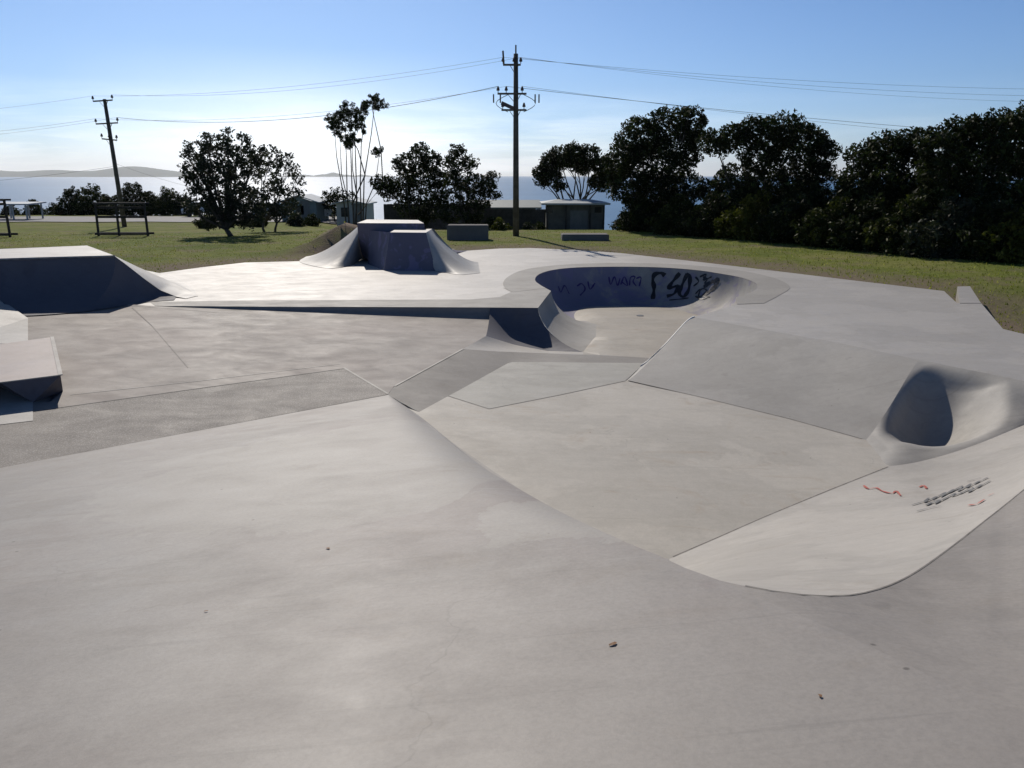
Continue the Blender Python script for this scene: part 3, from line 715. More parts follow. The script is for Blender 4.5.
# road behind on the left
def road_strip(c0, c1, wd, name, m):
    n = 30; vs = []; fs = []
    for i in range(n+1):
        p = Vector(c0).lerp(Vector(c1), i/n)
        for s_ in (-.5, .5):
            q = p+Vector((0, s_*wd)); vs.append((q.x, q.y, terr(q.x, q.y)+.06))
    for i in range(n): fs.append((2*i, 2*i+2, 2*i+3, 2*i+1))
    return upfix(obj(name, vs, fs, m))
road_strip((-110, 80), (-14, 80), 13, 'road', 'asphalt')['kind'] = 'structure'
# sea, far hills
sea = obj('sea', [(-26000,150,-20.5), (26000,150,-20.5), (26000,30000,-20.5), (-26000,30000,-20.5)], [(0,1,2,3)], 'sea'); sea['kind'] = 'structure'
def hills(name, x0, x1, y, hmax, seed):
    n = 120; vs = []; fs = []; r_ = random.Random(seed); ph = [r_.uniform(0, 6) for _ in range(6)]
    for i in range(n+1):
        u_ = i/n; x = x0+(x1-x0)*u_
        hh = hmax*(.45+.25*math.sin(u_*9+ph[0])+.18*math.sin(u_*21+ph[1])+.1*math.sin(u_*47+ph[2]))*min(1, (1-u_)*7)*min(1, u_*30+.5)
        hh = max(hh, 2)
        vs += [(x, y-600, -22), (x, y-150, hh*.55-20), (x, y+200, hh-20), (x, y+1800, -22)]
    for i in range(n):
        for k in range(3): fs.append((4*i+k, 4*i+4+k, 4*i+5+k, 4*i+1+k))
    o = upfix(obj(name, vs, fs, 'hill', None, True)); o['kind'] = 'structure'
hills('hills', -15500, -4700, 15000, 210, 3)
hills('hills', -4900, -2600, 17500, 90, 5)

# ------------------------------------------------------------------ vegetation
def leaves(name, cents, rad, per, size, m, parent, elong=1.5, shell=.35):
    """many small leaf quads in clumps"""
    C0 = np.array([tuple(c_) for c_ in cents]); rd = np.array(rad).reshape(-1, 1)
    idx = np.repeat(np.arange(len(C0)), per); n = len(idx)
    d = rng.normal(size=(n, 3)); d /= np.linalg.norm(d, axis=1, keepdims=True)
    rr = (shell+(1-shell)*rng.random((n, 1)))**.6
    p = C0[idx]+d*rr*rd[idx]*np.array([1, 1, .8])
    a = rng.normal(size=(n, 3)); a /= np.linalg.norm(a, axis=1, keepdims=True)
    b_ = np.cross(a, rng.normal(size=(n, 3))); b_ /= np.linalg.norm(b_, axis=1, keepdims=True)
    s_ = size*(.6+.8*rng.random((n, 1)))
    q = np.stack([p-a*s_*elong*.5, p-b_*s_*.35, p+a*s_*elong*.5, p+b_*s_*.35], 1).reshape(-1, 3)
    q -= np.array(tuple(wloc(parent)))
    me = bpy.data.meshes.new(name); me.vertices.add(4*n); me.vertices.foreach_set('co', q.ravel())
    me.loops.add(4*n); me.loops.foreach_set('vertex_index', np.arange(4*n)); me.polygons.add(n)
    me.polygons.foreach_set('loop_start', np.arange(n)*4); me.update(calc_edges=True)
    clump = rng.random(len(C0))[idx]
    tn = np.clip(.55*clump+.45*rng.random(n), 0, 1)
    me.attributes.new('tint', 'FLOAT', 'POINT').data.foreach_set('value', np.repeat(tn, 4))
    me.materials.append(M[m]); o = bpy.data.objects.new(name, me); COL.objects.link(o); o.parent = parent; return o
def spread(lobes, k, rs):
    cs = []; rd = []
    for c_, r_ in lobes:
        for _ in range(max(3, int(k*(r_**1.6)))):
            while 1:
                d = Vector([random.uniform(-1, 1) for _ in range(3)])
                if .2 < d.length < 1: break
            d = d*(1/ max(d.length, .6))*random.uniform(.75, 1.0) if random.random() < .7 else d
            cs.append(c_+Vector((d.x*r_, d.y*r_, d.z*r_*.85))); rd.append(rs*random.uniform(.6, 1.3))
    return cs, rd
def tree(name, label, D, base, lobes, m='leafdark', size=.125, k=56, rs=.36, per=36, trunk=.16, stems=1, group=None, cat='tree', leafshape=1.6, dj=.5, bare=False):
    bx, by = base
    b0 = PD(bx, by, D); zb = terr(b0.x, b0.y); b0.z = zb-.1
    th = thing(name, b0, label, cat, group)
    L = []
    for i, q in enumerate(lobes):
        x, y, r_ = q[:3]; rw = r_*D/F*1.02
        dd = (q[3] if len(q) > 3 else random.uniform(-dj, dj)*rw*1.6)
        L.append((PD(x, y, D+dd), rw))
    # trunk with limbs to the lobes
    mb = MB(); tops = []
    hs = b0.z+ (min(l[0].z for l in L)-b0.z)*.55
    for s_ in range(stems):
        o_ = Vector((random.uniform(-.5,.5)*(stems > 1), random.uniform(-.4,.4)*(stems > 1), 0))
        tgt = L[(s_*max(1, len(L)//stems)) % len(L)][0]
        mid = Vector((b0.x+o_.x+(tgt.x-b0.x)*.18, b0.y+o_.y, hs))
        mb.tube([b0+o_, (b0+o_).lerp(mid, .5)+Vector((random.uniform(-.08,.08), 0, 0)), mid], [trunk, trunk*.82, trunk*.7], 8); tops.append(mid)
    for i, (c_, r_) in enumerate(L):
        s_ = tops[i % len(tops)]; m_ = s_.lerp(c_, .5)+Vector((random.uniform(-.25,.25), random.uniform(-.25,.25), random.uniform(-.1,.3)))
        mb.tube([s_, m_, c_], [trunk*.5, trunk*.32, trunk*.12], 5)
        for _ in range(4):
            d = Vector([random.uniform(-1,1) for _ in range(3)]).normalized()*r_*.9
            mb.tube([m_.lerp(c_, random.random()), c_+d], [trunk*.14, .01], 4)
    mb.build('trunk', 'bark', th, True)
    cs, rd = spread(L, k, rs)
    leaves('crown', cs, rd, per, size, m, th, leafshape)
    return th
G1 = 'dark trees along the right of the grass'
tree('coastal_tree', 'tall dark leafy tree with rounded top just right of the hut', 50, (650,236),
     [(640,140,24),(668,126,20),(690,121,14),(622,158,17),(652,162,26),(681,152,18),(628,186,18),(655,196,26),(680,186,22),(640,215,16),(672,222,22),(616,175,10),(694,135,10)], group=G1, stems=3, trunk=.17)
tree('coastal_tree', 'wide dark tree with bright gaps in its crown, mid right hand row', 44, (755,240),
     [(715,143,13),(735,138,15),(757,132,17),(783,129,17),(806,140,17),(823,152,13),(758,158,16),(790,160,22),(816,176,17),(735,182,20),(765,190,24),(800,200,24),(742,212,22),(782,222,24),(826,205,17)], group=G1, stems=3, trunk=.17)
tree('coastal_tree', 'broad rounded dark tree between the gapped tree and the tallest right hand tree', 38, (885,248),
     [(866,158,17),(890,150,19),(912,146,16),(858,182,19),(886,182,26),(916,176,22),(866,208,24),(900,212,28),(845,200,14),(930,205,24),(884,235,22)], group=G1, stems=2, trunk=.17)
tree('coastal_tree', 'large dark tree filling the skyline near the right edge of the view', 34.5, (968,256),
     [(938,145,18),(960,134,20),(985,130,18),(1008,126,16),(945,172,26),(978,165,30),(1010,158,24),(950,205,30),(990,205,34),(962,236,26),(1005,232,26)], group=G1, stems=2, trunk=.18)
tree('coastal_tree', 'dark tree cut off by the right edge of the picture', 35, (1045,258),
     [(1030,122,18),(1055,130,26),(1040,165,26),(1070,180,34),(1040,208,28),(1060,236,30)], group=G1, stems=2, trunk=.18)
tree('umbrella_tree', 'flat topped umbrella shaped tree with bare forked stems behind the hut', 66, (572,222),
     [(548,168,10),(560,158,11),(575,153,11),(590,156,11),(603,166,10),(543,180,7),(553,176,8),(597,182,8),(566,160,8),(612,176,8),(541,172,7),(585,166,9),(605,185,7),(560,186,5),(577,163,9),(550,160,7)], group=None, stems=5, trunk=.15, k=60, rs=.34, size=.13, dj=.7)
tree('leafy_tree', 'dark bushy tree with thick central stem standing alone on the left lawn', 46, (231,232),
     [(202,150,12),(220,146,13),(238,150,13),(252,165,12),(198,168,13),(215,172,17),(235,178,18),(203,192,14),(222,200,18),(243,200,17),(212,213,12),(235,214,14),(224,219,9),(210,222,7),(246,221,9),(193,207,9),(256,212,10),(188,148,4),(206,137,4),(228,131,3),(244,139,5),(184,168,4),(262,150,4),(190,180,7),(187,155,5)], 'leafgrey', .115, 56, .25, 22, .17, 1, dj=.6)
tree('leafy_tree', 'smaller loose crowned tree just right of the bushy tree on the left lawn', 52, (272,226),
     [(262,160,12),(278,160,11),(290,170,10),(268,180,15),(286,188,11),(272,200,15),(255,200,12),(284,208,9),(298,180,5),(264,214,10),(282,215,9),(294,205,6),(272,150,4),(288,155,4),(300,192,4)], 'leafgrey', .13, 34, .30, 16, .09, 2, dj=.6)
tree('leafy_tree', 'dark rounded tree left of the power pole with a scrubby base', 58, (420,224),
     [(405,165,11),(418,156,12),(431,162,11),(440,178,10),(402,185,14),(420,180,16),(436,196,13),(410,205,15),(388,190,10),(380,182,7),(425,212,12)], 'leafdark', .14, 52, .34, 22, .12, 2, dj=.6)
tree('leafy_tree', 'dark pointed tree with trailing right side, nearest tree left of the centre pole', 56, (462,226),
     [(458,150,7),(454,162,9),(468,165,9),(456,180,13),(474,184,12),(487,186,9),(492,176,6),(460,198,14),(480,200,10),(493,196,5),(450,212,12),(470,215,12)], 'leafdark', .13, 52, .32, 22, .12, 2, dj=.6)
# tall bare stemmed tree
def spindly():
    D = 62; b0 = PD(352,222,D); b0.z = terr(b0.x, b0.y)-.1
    th = thing('spindly_tree', b0, 'tall spindly tree with bare thin stems and small dark leaf tufts at the top', 'tree')
    tops = [(334,125),(340,142),(350,118),(356,108),(366,112),(375,101),(380,150),(352,138),(345,125)]
    mb = MB()
    for i, (x, y) in enumerate(tops):
        e = PD(x, y, D+random.uniform(-.8,.8)); s_ = PD(353+(x-352)*.42+random.uniform(-2,2), 208, D); s_.z = b0.z+.6
        m1 = PD(x+(353-x)*.22+random.uniform(-2,2), (y+32), D+random.uniform(-.4,.4))
        mb.tube([b0, s_, s_.lerp(m1, .5)+Vector((random.uniform(-.3,.3),0,0)), m1, e], [.085,.06,.045,.032,.015], 6)
    e = PD(383,190,D); mb.tube([PD(352,205,D), PD(365,175,D), PD(358,150,D), PD(346,128,D)], [.06,.05,.04,.02], 6)
    mb.tube([PD(358,215,D), PD(383,185,D), PD(381,150,D), PD(372,108,D)], [.06,.05,.04,.02], 6)
    mb.build('trunk', 'bark', th, True)
    L = [((329,118),3),((338,114),4),((345,106),4),((360,116),5),((377,98),3),((366,106),5),((340,132),5),((350,144),4),((359,126),4),((378,108),3),((334,122),6),((341,120),7),((350,110),7),((355,117),7),((364,110),5),((372,102),7),((380,103),5),((345,137),7),((354,139),6),((332,128),4),((376,152),4),((362,132),2.5),((380,150),3),((347,126),6)]
    cs, rd = spread([(PD(x, y, D+random.uniform(-.5,.5)), r_*1.2*D/F) for (x, y), r_ in L], 30, .19)
    leaves('crown', cs, rd, 34, .085, 'leafdark', th, 3.2)
spindly()
tree('round_bush', 'small round dark tree between the two pale buildings', 78, (335,216), [(328,199,9),(338,195,9),(349,201,9),(334,207,11),(344,208,8)], 'leafdark', .16, 26, .4, 16, .09, 1)
# bushes (undergrowth) under right trees
def bush(label, D, x, y, rpx, m='leafdark', group='scrub bushes below the right hand trees', wide=1.5, hgt=None):
    b0 = PD(x, y, D); b0.z = terr(b0.x, b0.y)-.05
    th = thing('scrub_bush', b0, label, 'bush', group); rw = rpx*D/F
    L = [(Vector((b0.x+dx*rw, b0.y+dy*rw, b0.z+dz*rw)), rw*s_) for dx, dy, dz, s_ in ((-.6*wide/1.5,0,.5,.6),(0,.2,.8,.7),(.6*wide/1.5,0,.55,.6),(-.2,-.3,.35,.55),(.3,-.3,.35,.55),(.1,.0,1.25,.45))]
    mb = MB()
    for c_, r_ in L: mb.tube([b0, b0.lerp(c_, .6)+Vector((0,0,.05)), c_], [.05,.03,.01], 5)
    mb.build('stem', 'bark', th)
    cs, rd = spread(L, 50, .26); leaves('foliage', cs, rd, 26, .12, m, th, 1.7); return th
BL = [(640,237,49,20,'leafdark','low dark bush at the left end of the front scrub row'),
 (676,240,45.5,24,'leafmid','olive bush second from the left in the scrub row'),
 (712,243,43,27,'leafdark','dark bush below the bright sky gap between the first two tall trees'),
 (750,246,41,29,'leafyel','yellowish green bush catching light below the wide gapped tree'),
 (790,248,39,30,'leafdark','dark bush under the right half of the wide gapped tree'),
 (828,250,37,30,'leafmid','olive bush below the sky notch in the tree row'),
 (866,253,35.5,32,'leafdark','dark bush at the foot of the broad rounded tree'),
 (904,257,34,34,'leafmid','olive grey bush right of the broad rounded tree'),
 (944,261,32,36,'leafgrey','grey green leafy bush left of the raised deck wedge'),
 (985,264,31,36,'leafdark','dark bush directly behind the raised deck wedge'),
 (1026,268,30,38,'leafyel','yellow green bush cut by the right edge of the picture')]
for x, y, D, r_, m_, lb in BL: bush(lb, D, x, y, r_, m_)
# second row behind fills light holes low down
for i, (x, D, r_) in enumerate([(660,53,24),(705,49,30),(748,47,34),(800,44,36),(845,42,36),(890,41,36),(935,38,40),(985,37,44),(1035,36,46)]):
    bush('dark second row scrub bush behind the front bushes, %s' % ['far left of the row','below the first sky gap','under the wide gapped tree','right of the wide gapped tree trunks','below the deep sky notch','under the broad rounded tree','left of the tallest tree','under the tallest tree','at the right picture edge'][i], D, x, 238, r_, 'leafdark', 'back row scrub bushes below the right hand trees', 1.6)
# left background scrub
G3 = 'low coastal bushes between lawn road and sea'
for i, (x, y, D, r_, m_, lb) in enumerate([(9,210,100,7,'leafdark','small dark bush at the far left picture edge beyond the road'),
 (33,212,98,8,'leafmid','small bush beyond the road, just right of the pale shelter'),
 (72,213,95,12,'leafdark','dense bush beyond the road, left of the leaning power pole'),
 (92,212,95,13,'leafmid','tall shrub with pointed top immediately left of the power pole'),
 (104,213,95,9,'leafdark','low dark bush right behind the power pole'),
 (133,213,92,13,'leafdark','dark bush right of the power pole, above the timber rail'),
 (150,213,92,9,'leafmid','small shrub in the middle of the right hand bush pair'),
 (168,213,92,11,'leafmid','rounded bush near the bushy lawn tree, beyond the road'),
 (183,214,92,8,'leafgrey','low grey bush peeping out left of the bushy lawn tree'),
 (55,214,97,6,'leafdark','tiny dark bush between the shelter and the dense bush')]):
    bush(lb, D, x, y, r_*1.55, m_, G3, 1.3)
G4 = 'garden shrubs in front of the buildings'
for x, y, D, r_, m_, lb in [(205,226,58,8,'leafmid','low shrub under the left side of the bushy lawn tree'),
 (258,226,60,8,'leafmid','low green shrub between the two left lawn trees'),
 (296,225,64,8,'leafgrey','shrub in front of the pale green house'),
 (312,224,66,7,'leafmid','shrub at the right corner of the pale green house'),
 (500,232,50,7,'leafyel','light green shrub just left of the centre power pole'),
 (491,226,54,8,'leafmid','shrub behind the dark concrete block'),
 (527,229,52,5,'leafgrey','tiny shrub between the centre pole and the hut'),
 (622,236,51,9,'leafmid','bush hugging the trunks right of the hut'),
 (372,222,60,8,'leafdark','dark shrub beneath the spindly tree'),
 (540,230,54,4,'leafmid','small weed clump at the left corner of the hut')]:
    bush(lb, D, x, y, r_, m_, G4, 1.5)

# ------------------------------------------------------------------ power poles and wires
def pole(name, label, base, ztop, lean, arms, rad=.15):
    th = thing(name, base, label, 'power pole', 'timber power poles')
    topv = Vector((base.x+lean[0], base.y+lean[1], ztop))
    mb = MB(); mb.tube([base, base.lerp(topv, .5), topv], [rad, rad*.85, rad*.68], 12); mb.build('shaft', 'polewood', th, True)
    res = []
    for (dz, wl, wr, ins, tilt) in arms:
        c_ = topv+Vector((0, -.16, -dz)); c_.x += -lean[0]*dz/(ztop-base.z)
        a = c_+Vector((-wl, -0, -tilt)); b_ = c_+Vector((wr, 0, tilt))
        m2 = MB(); m2.bar(a, b_, .10, .09); m2.bar(c_+Vector((-.45*wl,0,-.02)), c_+Vector((0,.1,-.5)), .04, .02); m2.bar(c_+Vector((.45*wr,0,-.02)), c_+Vector((0,.1,-.5)), .04, .02)
        am = m2.build('crossarm', 'polewood', th); pts_ = []
        for f_ in ins:
            q = a.lerp(b_, f_); m3 = MB(); m3.tube([q+Vector((0,0,.05)), q+Vector((0,0,.14)), q+Vector((0,0,.16)), q+Vector((0,0,.24)), q+Vector((0,0,.26)), q+Vector((0,0,.36))], [.02,.02,.09,.08,.065,.04], 8)
            m3.build('insulator', 'insul', am, True); pts_.append(q+Vector((0,0,.36)))
        res.append(pts_)
    return th, topv, res
b1 = PD(516,235,44); b1.z = terr(b1.x, b1.y)-.2
ctr, t1, a1 = pole('power_pole', 'tall timber power pole with crossarms at the centre, standing on the grass edge', b1, 9.15, (-.02, 0), [(.55,.66,.25,(0,.62,1),.0),(1.95,.95,.55,(.02,.3,.85),.0),(2.75,.75,.55,(.05,.9),.0)], .17)
# fittings on the centre pole
mb = MB(); mb.tube([t1+Vector((-.62,-.16,-.5)), t1+Vector((-.66,-.16,.12))], .05, 8); mb.build('insulator_pin', 'polewood', ctr, True); mb = MB(); mb.tube([t1, t1+Vector((0,0,.42))], .04, 8); mb.build('pole_top_pin', 'polewood', ctr, True)
mb = MB(); mb.bar(t1+Vector((-.75,-.2,-2.4)), t1+Vector((-.1,-.2,-2.68)), .1, .18); mb.build('fuse_switch', 'insul', ctr)
for sx in (-1, 1):
    q = t1+Vector((sx*.15, -.2, -2.0)); pts_ = [q+Vector((sx*(.25+.62*math.sin(k/8*math.pi)), 0, -.85*k/8)) for k in range(9)]
    mb = MB(); mb.tube(pts_, .018, 5); mb.build('jumper_cable', 'wire', ctr, True)
for dx in (-1.15, -.8, 1.0, 1.2):
    q = t1+Vector((dx, -.2, -1.98)); mb = MB(); mb.tube([q, q+Vector((0,0,-.42))], [.035,.035], 6); mb.build('insulator', 'insul', ctr, True)
b0 = PD(125,229,60); b0.z = terr(b0.x, b0.y)-.2
lft, t0, a0 = pole('power_pole', 'slightly leaning timber power pole with three crossarms on the left, behind the timber rail', b0, 8.35, (-.35, 0), [(.12,.75,.62,(0,1),.04),(1.65,.8,.75,(0,1),.04),(2.75,.55,.5,(0,.5,1),-.05)], .17)
def wire(a, b_, sag, label, rad=.016, n=24):
    rad *= .62; sag *= .75
    a = Vector(a); b_ = Vector(b_); pts_ = []
    for i in range(n+1):
        q = a.lerp(b_, i/n); q.z -= sag*4*(i/n)*(1-i/n); pts_.append(q)
    base = a.copy(); off = [Vector(p) for p in pts_]
    mb = MB(); mb.tube(off, rad, 5); o = mb.build('power_line', 'wire', None, True)
    tag(o, label, 'cable', 'overhead power lines'); return o
i0 = a0; i1 = a1
RE = Vector((60, 62, 9.6))
wire(i1[0][0], i0[0][0], .7, 'upper faint cable from the centre pole top to the left pole, left insulator', .010)
wire(i1[0][2], i0[0][1], .9, 'upper faint cable from the centre pole top to the left pole, right insulator', .010)
wire(i1[1][0], i0[1][1], 1.2, 'thick lower cable sagging between the centre pole and the left pole', .022)
wire(i1[1][1], i0[1][0], .9, 'thin cable just above the thick one between the two poles', .010)
wire(i1[0][0], RE+Vector((-.6,0,0)), 1.2, 'highest cable leaving the centre pole to the right', .011)
wire(i1[0][1], RE+Vector((0,0,-.35)), 1.5, 'second cable from the top leaving the centre pole to the right', .011)
wire(i1[0][2], RE+Vector((.8,0,-.6)), 1.8, 'third cable from the top leaving the centre pole to the right', .010)
wire(i1[1][1], Vector((52,60,5.2)), .6, 'upper of the two low cables leaving the centre pole rightwards over the trees', .018)
wire(i1[1][2], Vector((52,60,4.6)), .6, 'lower of the two low cables leaving the centre pole rightwards over the trees', .012)
LE = Vector((-80, 78, 9.0))
wire(i0[0][0], LE, 1.6, 'top cable running left from the left pole out of the picture', .010)
wire(i0[1][0], LE+Vector((0,0,-1.4)), 1.8, 'second cable running left from the left pole', .011)
wire(i0[1][1], LE+Vector((.5,0,-1.9)), 1.9, 'third cable running left from the left pole', .010)
wire(t0+Vector((.2,0,-4.6)), LE+Vector((0,0,-6.2)), 1.6, 'lowest sagging cable running left from halfway up the left pole', .014)
wire(t0+Vector((.2,0,-4.4)), PD(292,200,76), .9, 'service cable falling from the left pole to the green house', .011)

# ------------------------------------------------------------------ buildings and furniture
def roofbox(mb, x0, x1, y0, y1, z0, z1, ov=.3): mb.add([(x0-ov,y0-ov,z0),(x1+ov,y0-ov,z0),(x1+ov,y1+ov,z1),(x0-ov,y1+ov,z1),(x0-ov,y0-ov,z0+.12),(x1+ov,y0-ov,z0+.12),(x1+ov,y1+ov,z1+.12),(x0-ov,y1+ov,z1+.12)], [(3,2,1,0),(4,5,6,7),(0,1,5,4),(1,2,6,5),(2,3,7,6),(3,0,4,7)])
# hut right of the pole
D = 60; a = PD(544,205,D); b_ = PD(607,205,D); zt = a.z; zg = terr(a.x, D)-.1; cx = (a.x+b_.x)/2; wd = b_.x-a.x
hut = thing('toilet_hut', Vector((cx, D, zg)), 'low square block hut with a pale metal roof, right of the centre pole', 'hut')
mb = MB(); mb.box((cx, D+1.7, (zg+zt)/2), (wd-.5, 3.4, zt-zg)); mb.build('wall', 'hutwall', hut)
mb = MB()
ov = .2; x0, x1, y0, y1 = a.x-ov, b_.x+ov, D-.5, D+3.8; zr = zt+.02
mb.add([(x0,y0,zr),(x1,y0,zr),(x1,y1,zr),(x0,y1,zr),(x0,y0,zr+.12),(x1,y0,zr+.12),(x1,y1,zr+.12),(x0,y1,zr+.12),(cx-1.2,D+1.6,zr+.35),(cx+1.2,D+1.6,zr+.35)],
  [(3,2,1,0),(0,1,5,4),(1,2,6,5),(2,3,7,6),(3,0,4,7),(4,5,9,8),(6,7,8,9),(5,6,9),(7,4,8)]); mb.build('roof', 'roofm', hut)
for fx in (-.42, .36):
    mb = MB(); mb.box((cx+fx*wd, D-.02, zt-.35), (.5, .05, .4)); mb.build('window', 'dark', hut)
mb = MB(); mb.box((cx+.06*wd, D-.02, zt-1.15), (1.3, .05, 1.5)); mb.build('door', 'hutdoor', hut)
for fx in (-.47, -.16, .24, .47):
    mb = MB(); mb.box((cx+fx*(wd-.2), D-.14, (zg+zt)/2), (.12, .12, zt-zg)); mb.build('post', 'fence', hut)
# long dark paling fence
def paling(name, label, x0, x1, ytop, D, panels):
    a = PD(x0, ytop, D); b_ = PD(x1, ytop, D); zg = terr((a.x+b_.x)/2, D)-.3
    th = thing(name, Vector(((a.x+b_.x)/2, D, zg)), label, 'fence'); n = int((b_.x-a.x)/.12); mb = MB()
    for i in range(n):
        x = a.x+(i+.5)*(b_.x-a.x)/n; hh = a.z-zg+random.uniform(-.02,.02); mb.box((x, D, zg+hh/2), (.119, .02, hh))
    mb.build('palings', 'fence', th)
    for z_ in (zg+.5, a.z-.25):
        mb = MB(); mb.bar((a.x, D+.05, z_), (b_.x, D+.05, z_), .05, .09); mb.build('rail', 'fence', th)
    for i in range(panels+1):
        x = a.x+(b_.x-a.x)*i/panels; mb = MB(); mb.box((x, D+.1, (zg+a.z)/2), (.1, .1, a.z-zg-.05)); mb.build('post', 'fence', th)
paling('paling_fence', 'tall dark timber paling fence behind the trees left of the centre pole', 384, 490, 204, 62, 5)
paling('paling_fence', 'lower dark timber paling fence between the centre pole and the hut', 490, 545, 209, 61, 3)
# long building roof behind fence
D = 70; a = PD(470,204.5,D); b_ = PD(538,205,D); zg = terr(a.x, D)
hs = thing('long_shed', Vector(((a.x+b_.x)/2, D, zg)), 'long low shed with a blue-green roof behind the dark fence by the centre pole', 'shed')
mb = MB(); mb.box(((a.x+b_.x)/2, D+2, (zg+a.z-.35)/2), (b_.x-a.x-.4, 4, a.z-.35-zg)); mb.build('wall', 'hutwall', hs)
mb = MB(); roofbox(mb, a.x, b_.x, D, D+4, a.z-.35, a.z+.15); mb.build('roof', 'darkroof', hs)
# houses at left centre
def house(label, x0, x1, yeave, yridge, D, wall, ridge_x=None, wins=()):
    a = PD(x0, yeave, D); b_ = PD(x1, yeave, D); zr = PD(x0, yridge, D).z; zg = terr(a.x, D)-.2; cx = (a.x+b_.x)/2
    th = thing('beach_house', Vector((cx, D, zg)), label, 'house'); dp = 5.0
    mb = MB(); mb.box((cx, D+dp/2, (zg+a.z)/2), (b_.x-a.x, dp, a.z-zg))
    mb.add([(a.x,D,a.z),(b_.x,D,a.z),(cx if ridge_x is None else ridge_x,D,zr-.05)], [(0,1,2)]); mb.build('wall', wall, th)
    mb = MB(); ov = .35; rx = cx
    mb.add([(a.x-ov,D-ov,a.z-.05),(rx,D-ov,zr),(b_.x+ov,D-ov,a.z-.05),(a.x-ov,D+dp,a.z-.05),(rx,D+dp,zr),(b_.x+ov,D+dp,a.z-.05),
            (a.x-ov,D-ov,a.z+.05),(rx,D-ov,zr+.1),(b_.x+ov,D-ov,a.z+.05),(a.x-ov,D+dp,a.z+.05),(rx,D+dp,zr+.1),(b_.x+ov,D+dp,a.z+.05)],
           [(0,1,4,3),(1,2,5,4),(6,9,10,7),(7,10,11,8),(0,6,7,1),(1,7,8,2),(0,3,9,6),(2,8,11,5)]); mb.build('roof', 'roofm', th)
    for wx in wins:
        q = PD(wx, yeave+5, D); mb = MB(); mb.box((q.x, D-.03, a.z-.7), (.7, .06, .8)); mb.build('window', 'dark', th)
    mb = MB(); mb.box((cx+.6, D-.03, zg+1.1), (.8, .06, 1.9)); mb.build('door', 'hutdoor', th)
    return th
house('pale green weatherboard house with low gabled roof, right of the left lawn trees', 281, 316, 202.5, 196, 76, 'housewall', None, (290, 300))
house('small white cabin with skillion roof left of the pyramid ramp top', 336, 364, 204, 200.5, 72, 'whitewall', None, (345,))
# car park glimpses
def car(label, px, py, D, paint, rot):
    q = PD(px, py, D); zg = terr(q.x, D)+.07; th = thing('parked_car', Vector((q.x, D, zg)), label, 'car', 'cars parked beyond the lawn')
    ca, sa = math.cos(rot), math.sin(rot)
    def W(x, y, z): return Vector((q.x+x*ca-y*sa, D+x*sa+y*ca, zg+z))
    prf = [(-2.1,.35),(-2.15,.75),(-1.95,.95),(-1.1,1.0),(2.1-.9,.98),(2.0,.85),(2.15,.6),(2.1,.35)]
    def ext(pf, y0, y1, name, m):
        n = len(pf); vs = [W(x, y0, z) for x, z in pf]+[W(x, y1, z) for x, z in pf]
        fs = [tuple(range(n)), tuple(range(2*n-1, n-1, -1))]+[(i, i+n, (i+1) % n+n, (i+1) % n) for i in range(n)]; return obj(name, vs, fs, m, th)
    ext(prf, -.85, .85, 'body', paint); ext([(-1.6,.98),(-1.1,1.42),(.35,1.45),(1.15,.98)], -.74, .74, 'cabin', 'dark'); ext([(-1.15,1.43),(.4,1.46),(.35,1.50),(-1.05,1.48)], -.72, .72, 'roof', paint)
    for x in (-1.35, 1.35):
        for y in (-.86, .86):
            mb = MB(); mb.tube([W(x, y-.1, .32), W(x, y+.1, .32)], .32, 14); mb.build('wheel', 'tyre', th)
car('white car parked between the green house and the white cabin', 326, 214, 80, 'carpaint', .2)
car('white car mostly hidden behind the left lawn tree foliage', 205, 213, 86, 'carpaint', 0)
car('silver car half hidden by the second left lawn tree', 276, 214, 82, 'cargrey', .1)
# pale roofs glimpsed through right trees
house('long white roofed house glimpsed low through the gap in the right hand trees', 770, 808, 208, 204.5, 70, 'whitewall')
house('pale house seen in a small gap between trees near the right', 872, 905, 215, 212, 70, 'whitewall')
# shelter far left
D = 78; a = PD(-12,204,D); b_ = PD(27,203,D); zg = terr(a.x, D)
sh_ = thing('picnic_shelter', Vector(((a.x+b_.x)/2, D, zg)), 'small open picnic shelter with flat pale roof at the left edge', 'shelter')
mb = MB(); roofbox(mb, a.x, b_.x, D, D+3, a.z-.1, a.z, .1); mb.build('roof', 'roofm', sh_)
for x in (a.x+.3, b_.x-1.6, b_.x-.3):
    for y in (D+.2, D+2.8): mb = MB(); mb.box((x, y, (zg+a.z)/2-.05), (.12,.12,a.z-zg)); mb.build('post', 'steel', sh_)
# timber rails
def rails(label, xa, xb, D, ytop, ymid, ybot, posts):
    a = PD(xa, ytop, D); b_ = PD(xb, ytop, D); zg = terr(a.x, D)-.05
    th = thing('timber_frame', Vector(((a.x+b_.x)/2, D, zg)), label, 'timber frame', 'timber post frames on the left lawn')
    zm = PD(xa, ymid, D).z
    for p_ in posts:
        x = a.x+(b_.x-a.x)*p_
        for dy in (0,):
            mb = MB(); mb.bar((x+(p_-.5)*.05, D+dy, zg), (x, D+dy, a.z), .10, .10); mb.build('post', 'wood', th)
    for z_ in (a.z-.22, zm):
        mb = MB(); mb.bar((a.x, D+.07, z_), (b_.x, D+.07, z_), .04, .13); mb.build('board', 'wood', th)
    for dy in (-.12, .5):
        mb = MB(); mb.bar((a.x-.15, D+dy, zg+.18), (b_.x+.15, D+dy, zg+.18), .1, .12); mb.build('rail', 'wood', th)
        mb = MB(); mb.bar((a.x-.05, D+dy, a.z), (b_.x+.05, D+dy, a.z), .1, .1); mb.build('rail', 'wood', th)
rails('dark timber post frame with boards standing on the grass in front of the leaning pole', 95, 144, 46, 203.5, 217, 231, (0,.42,1))
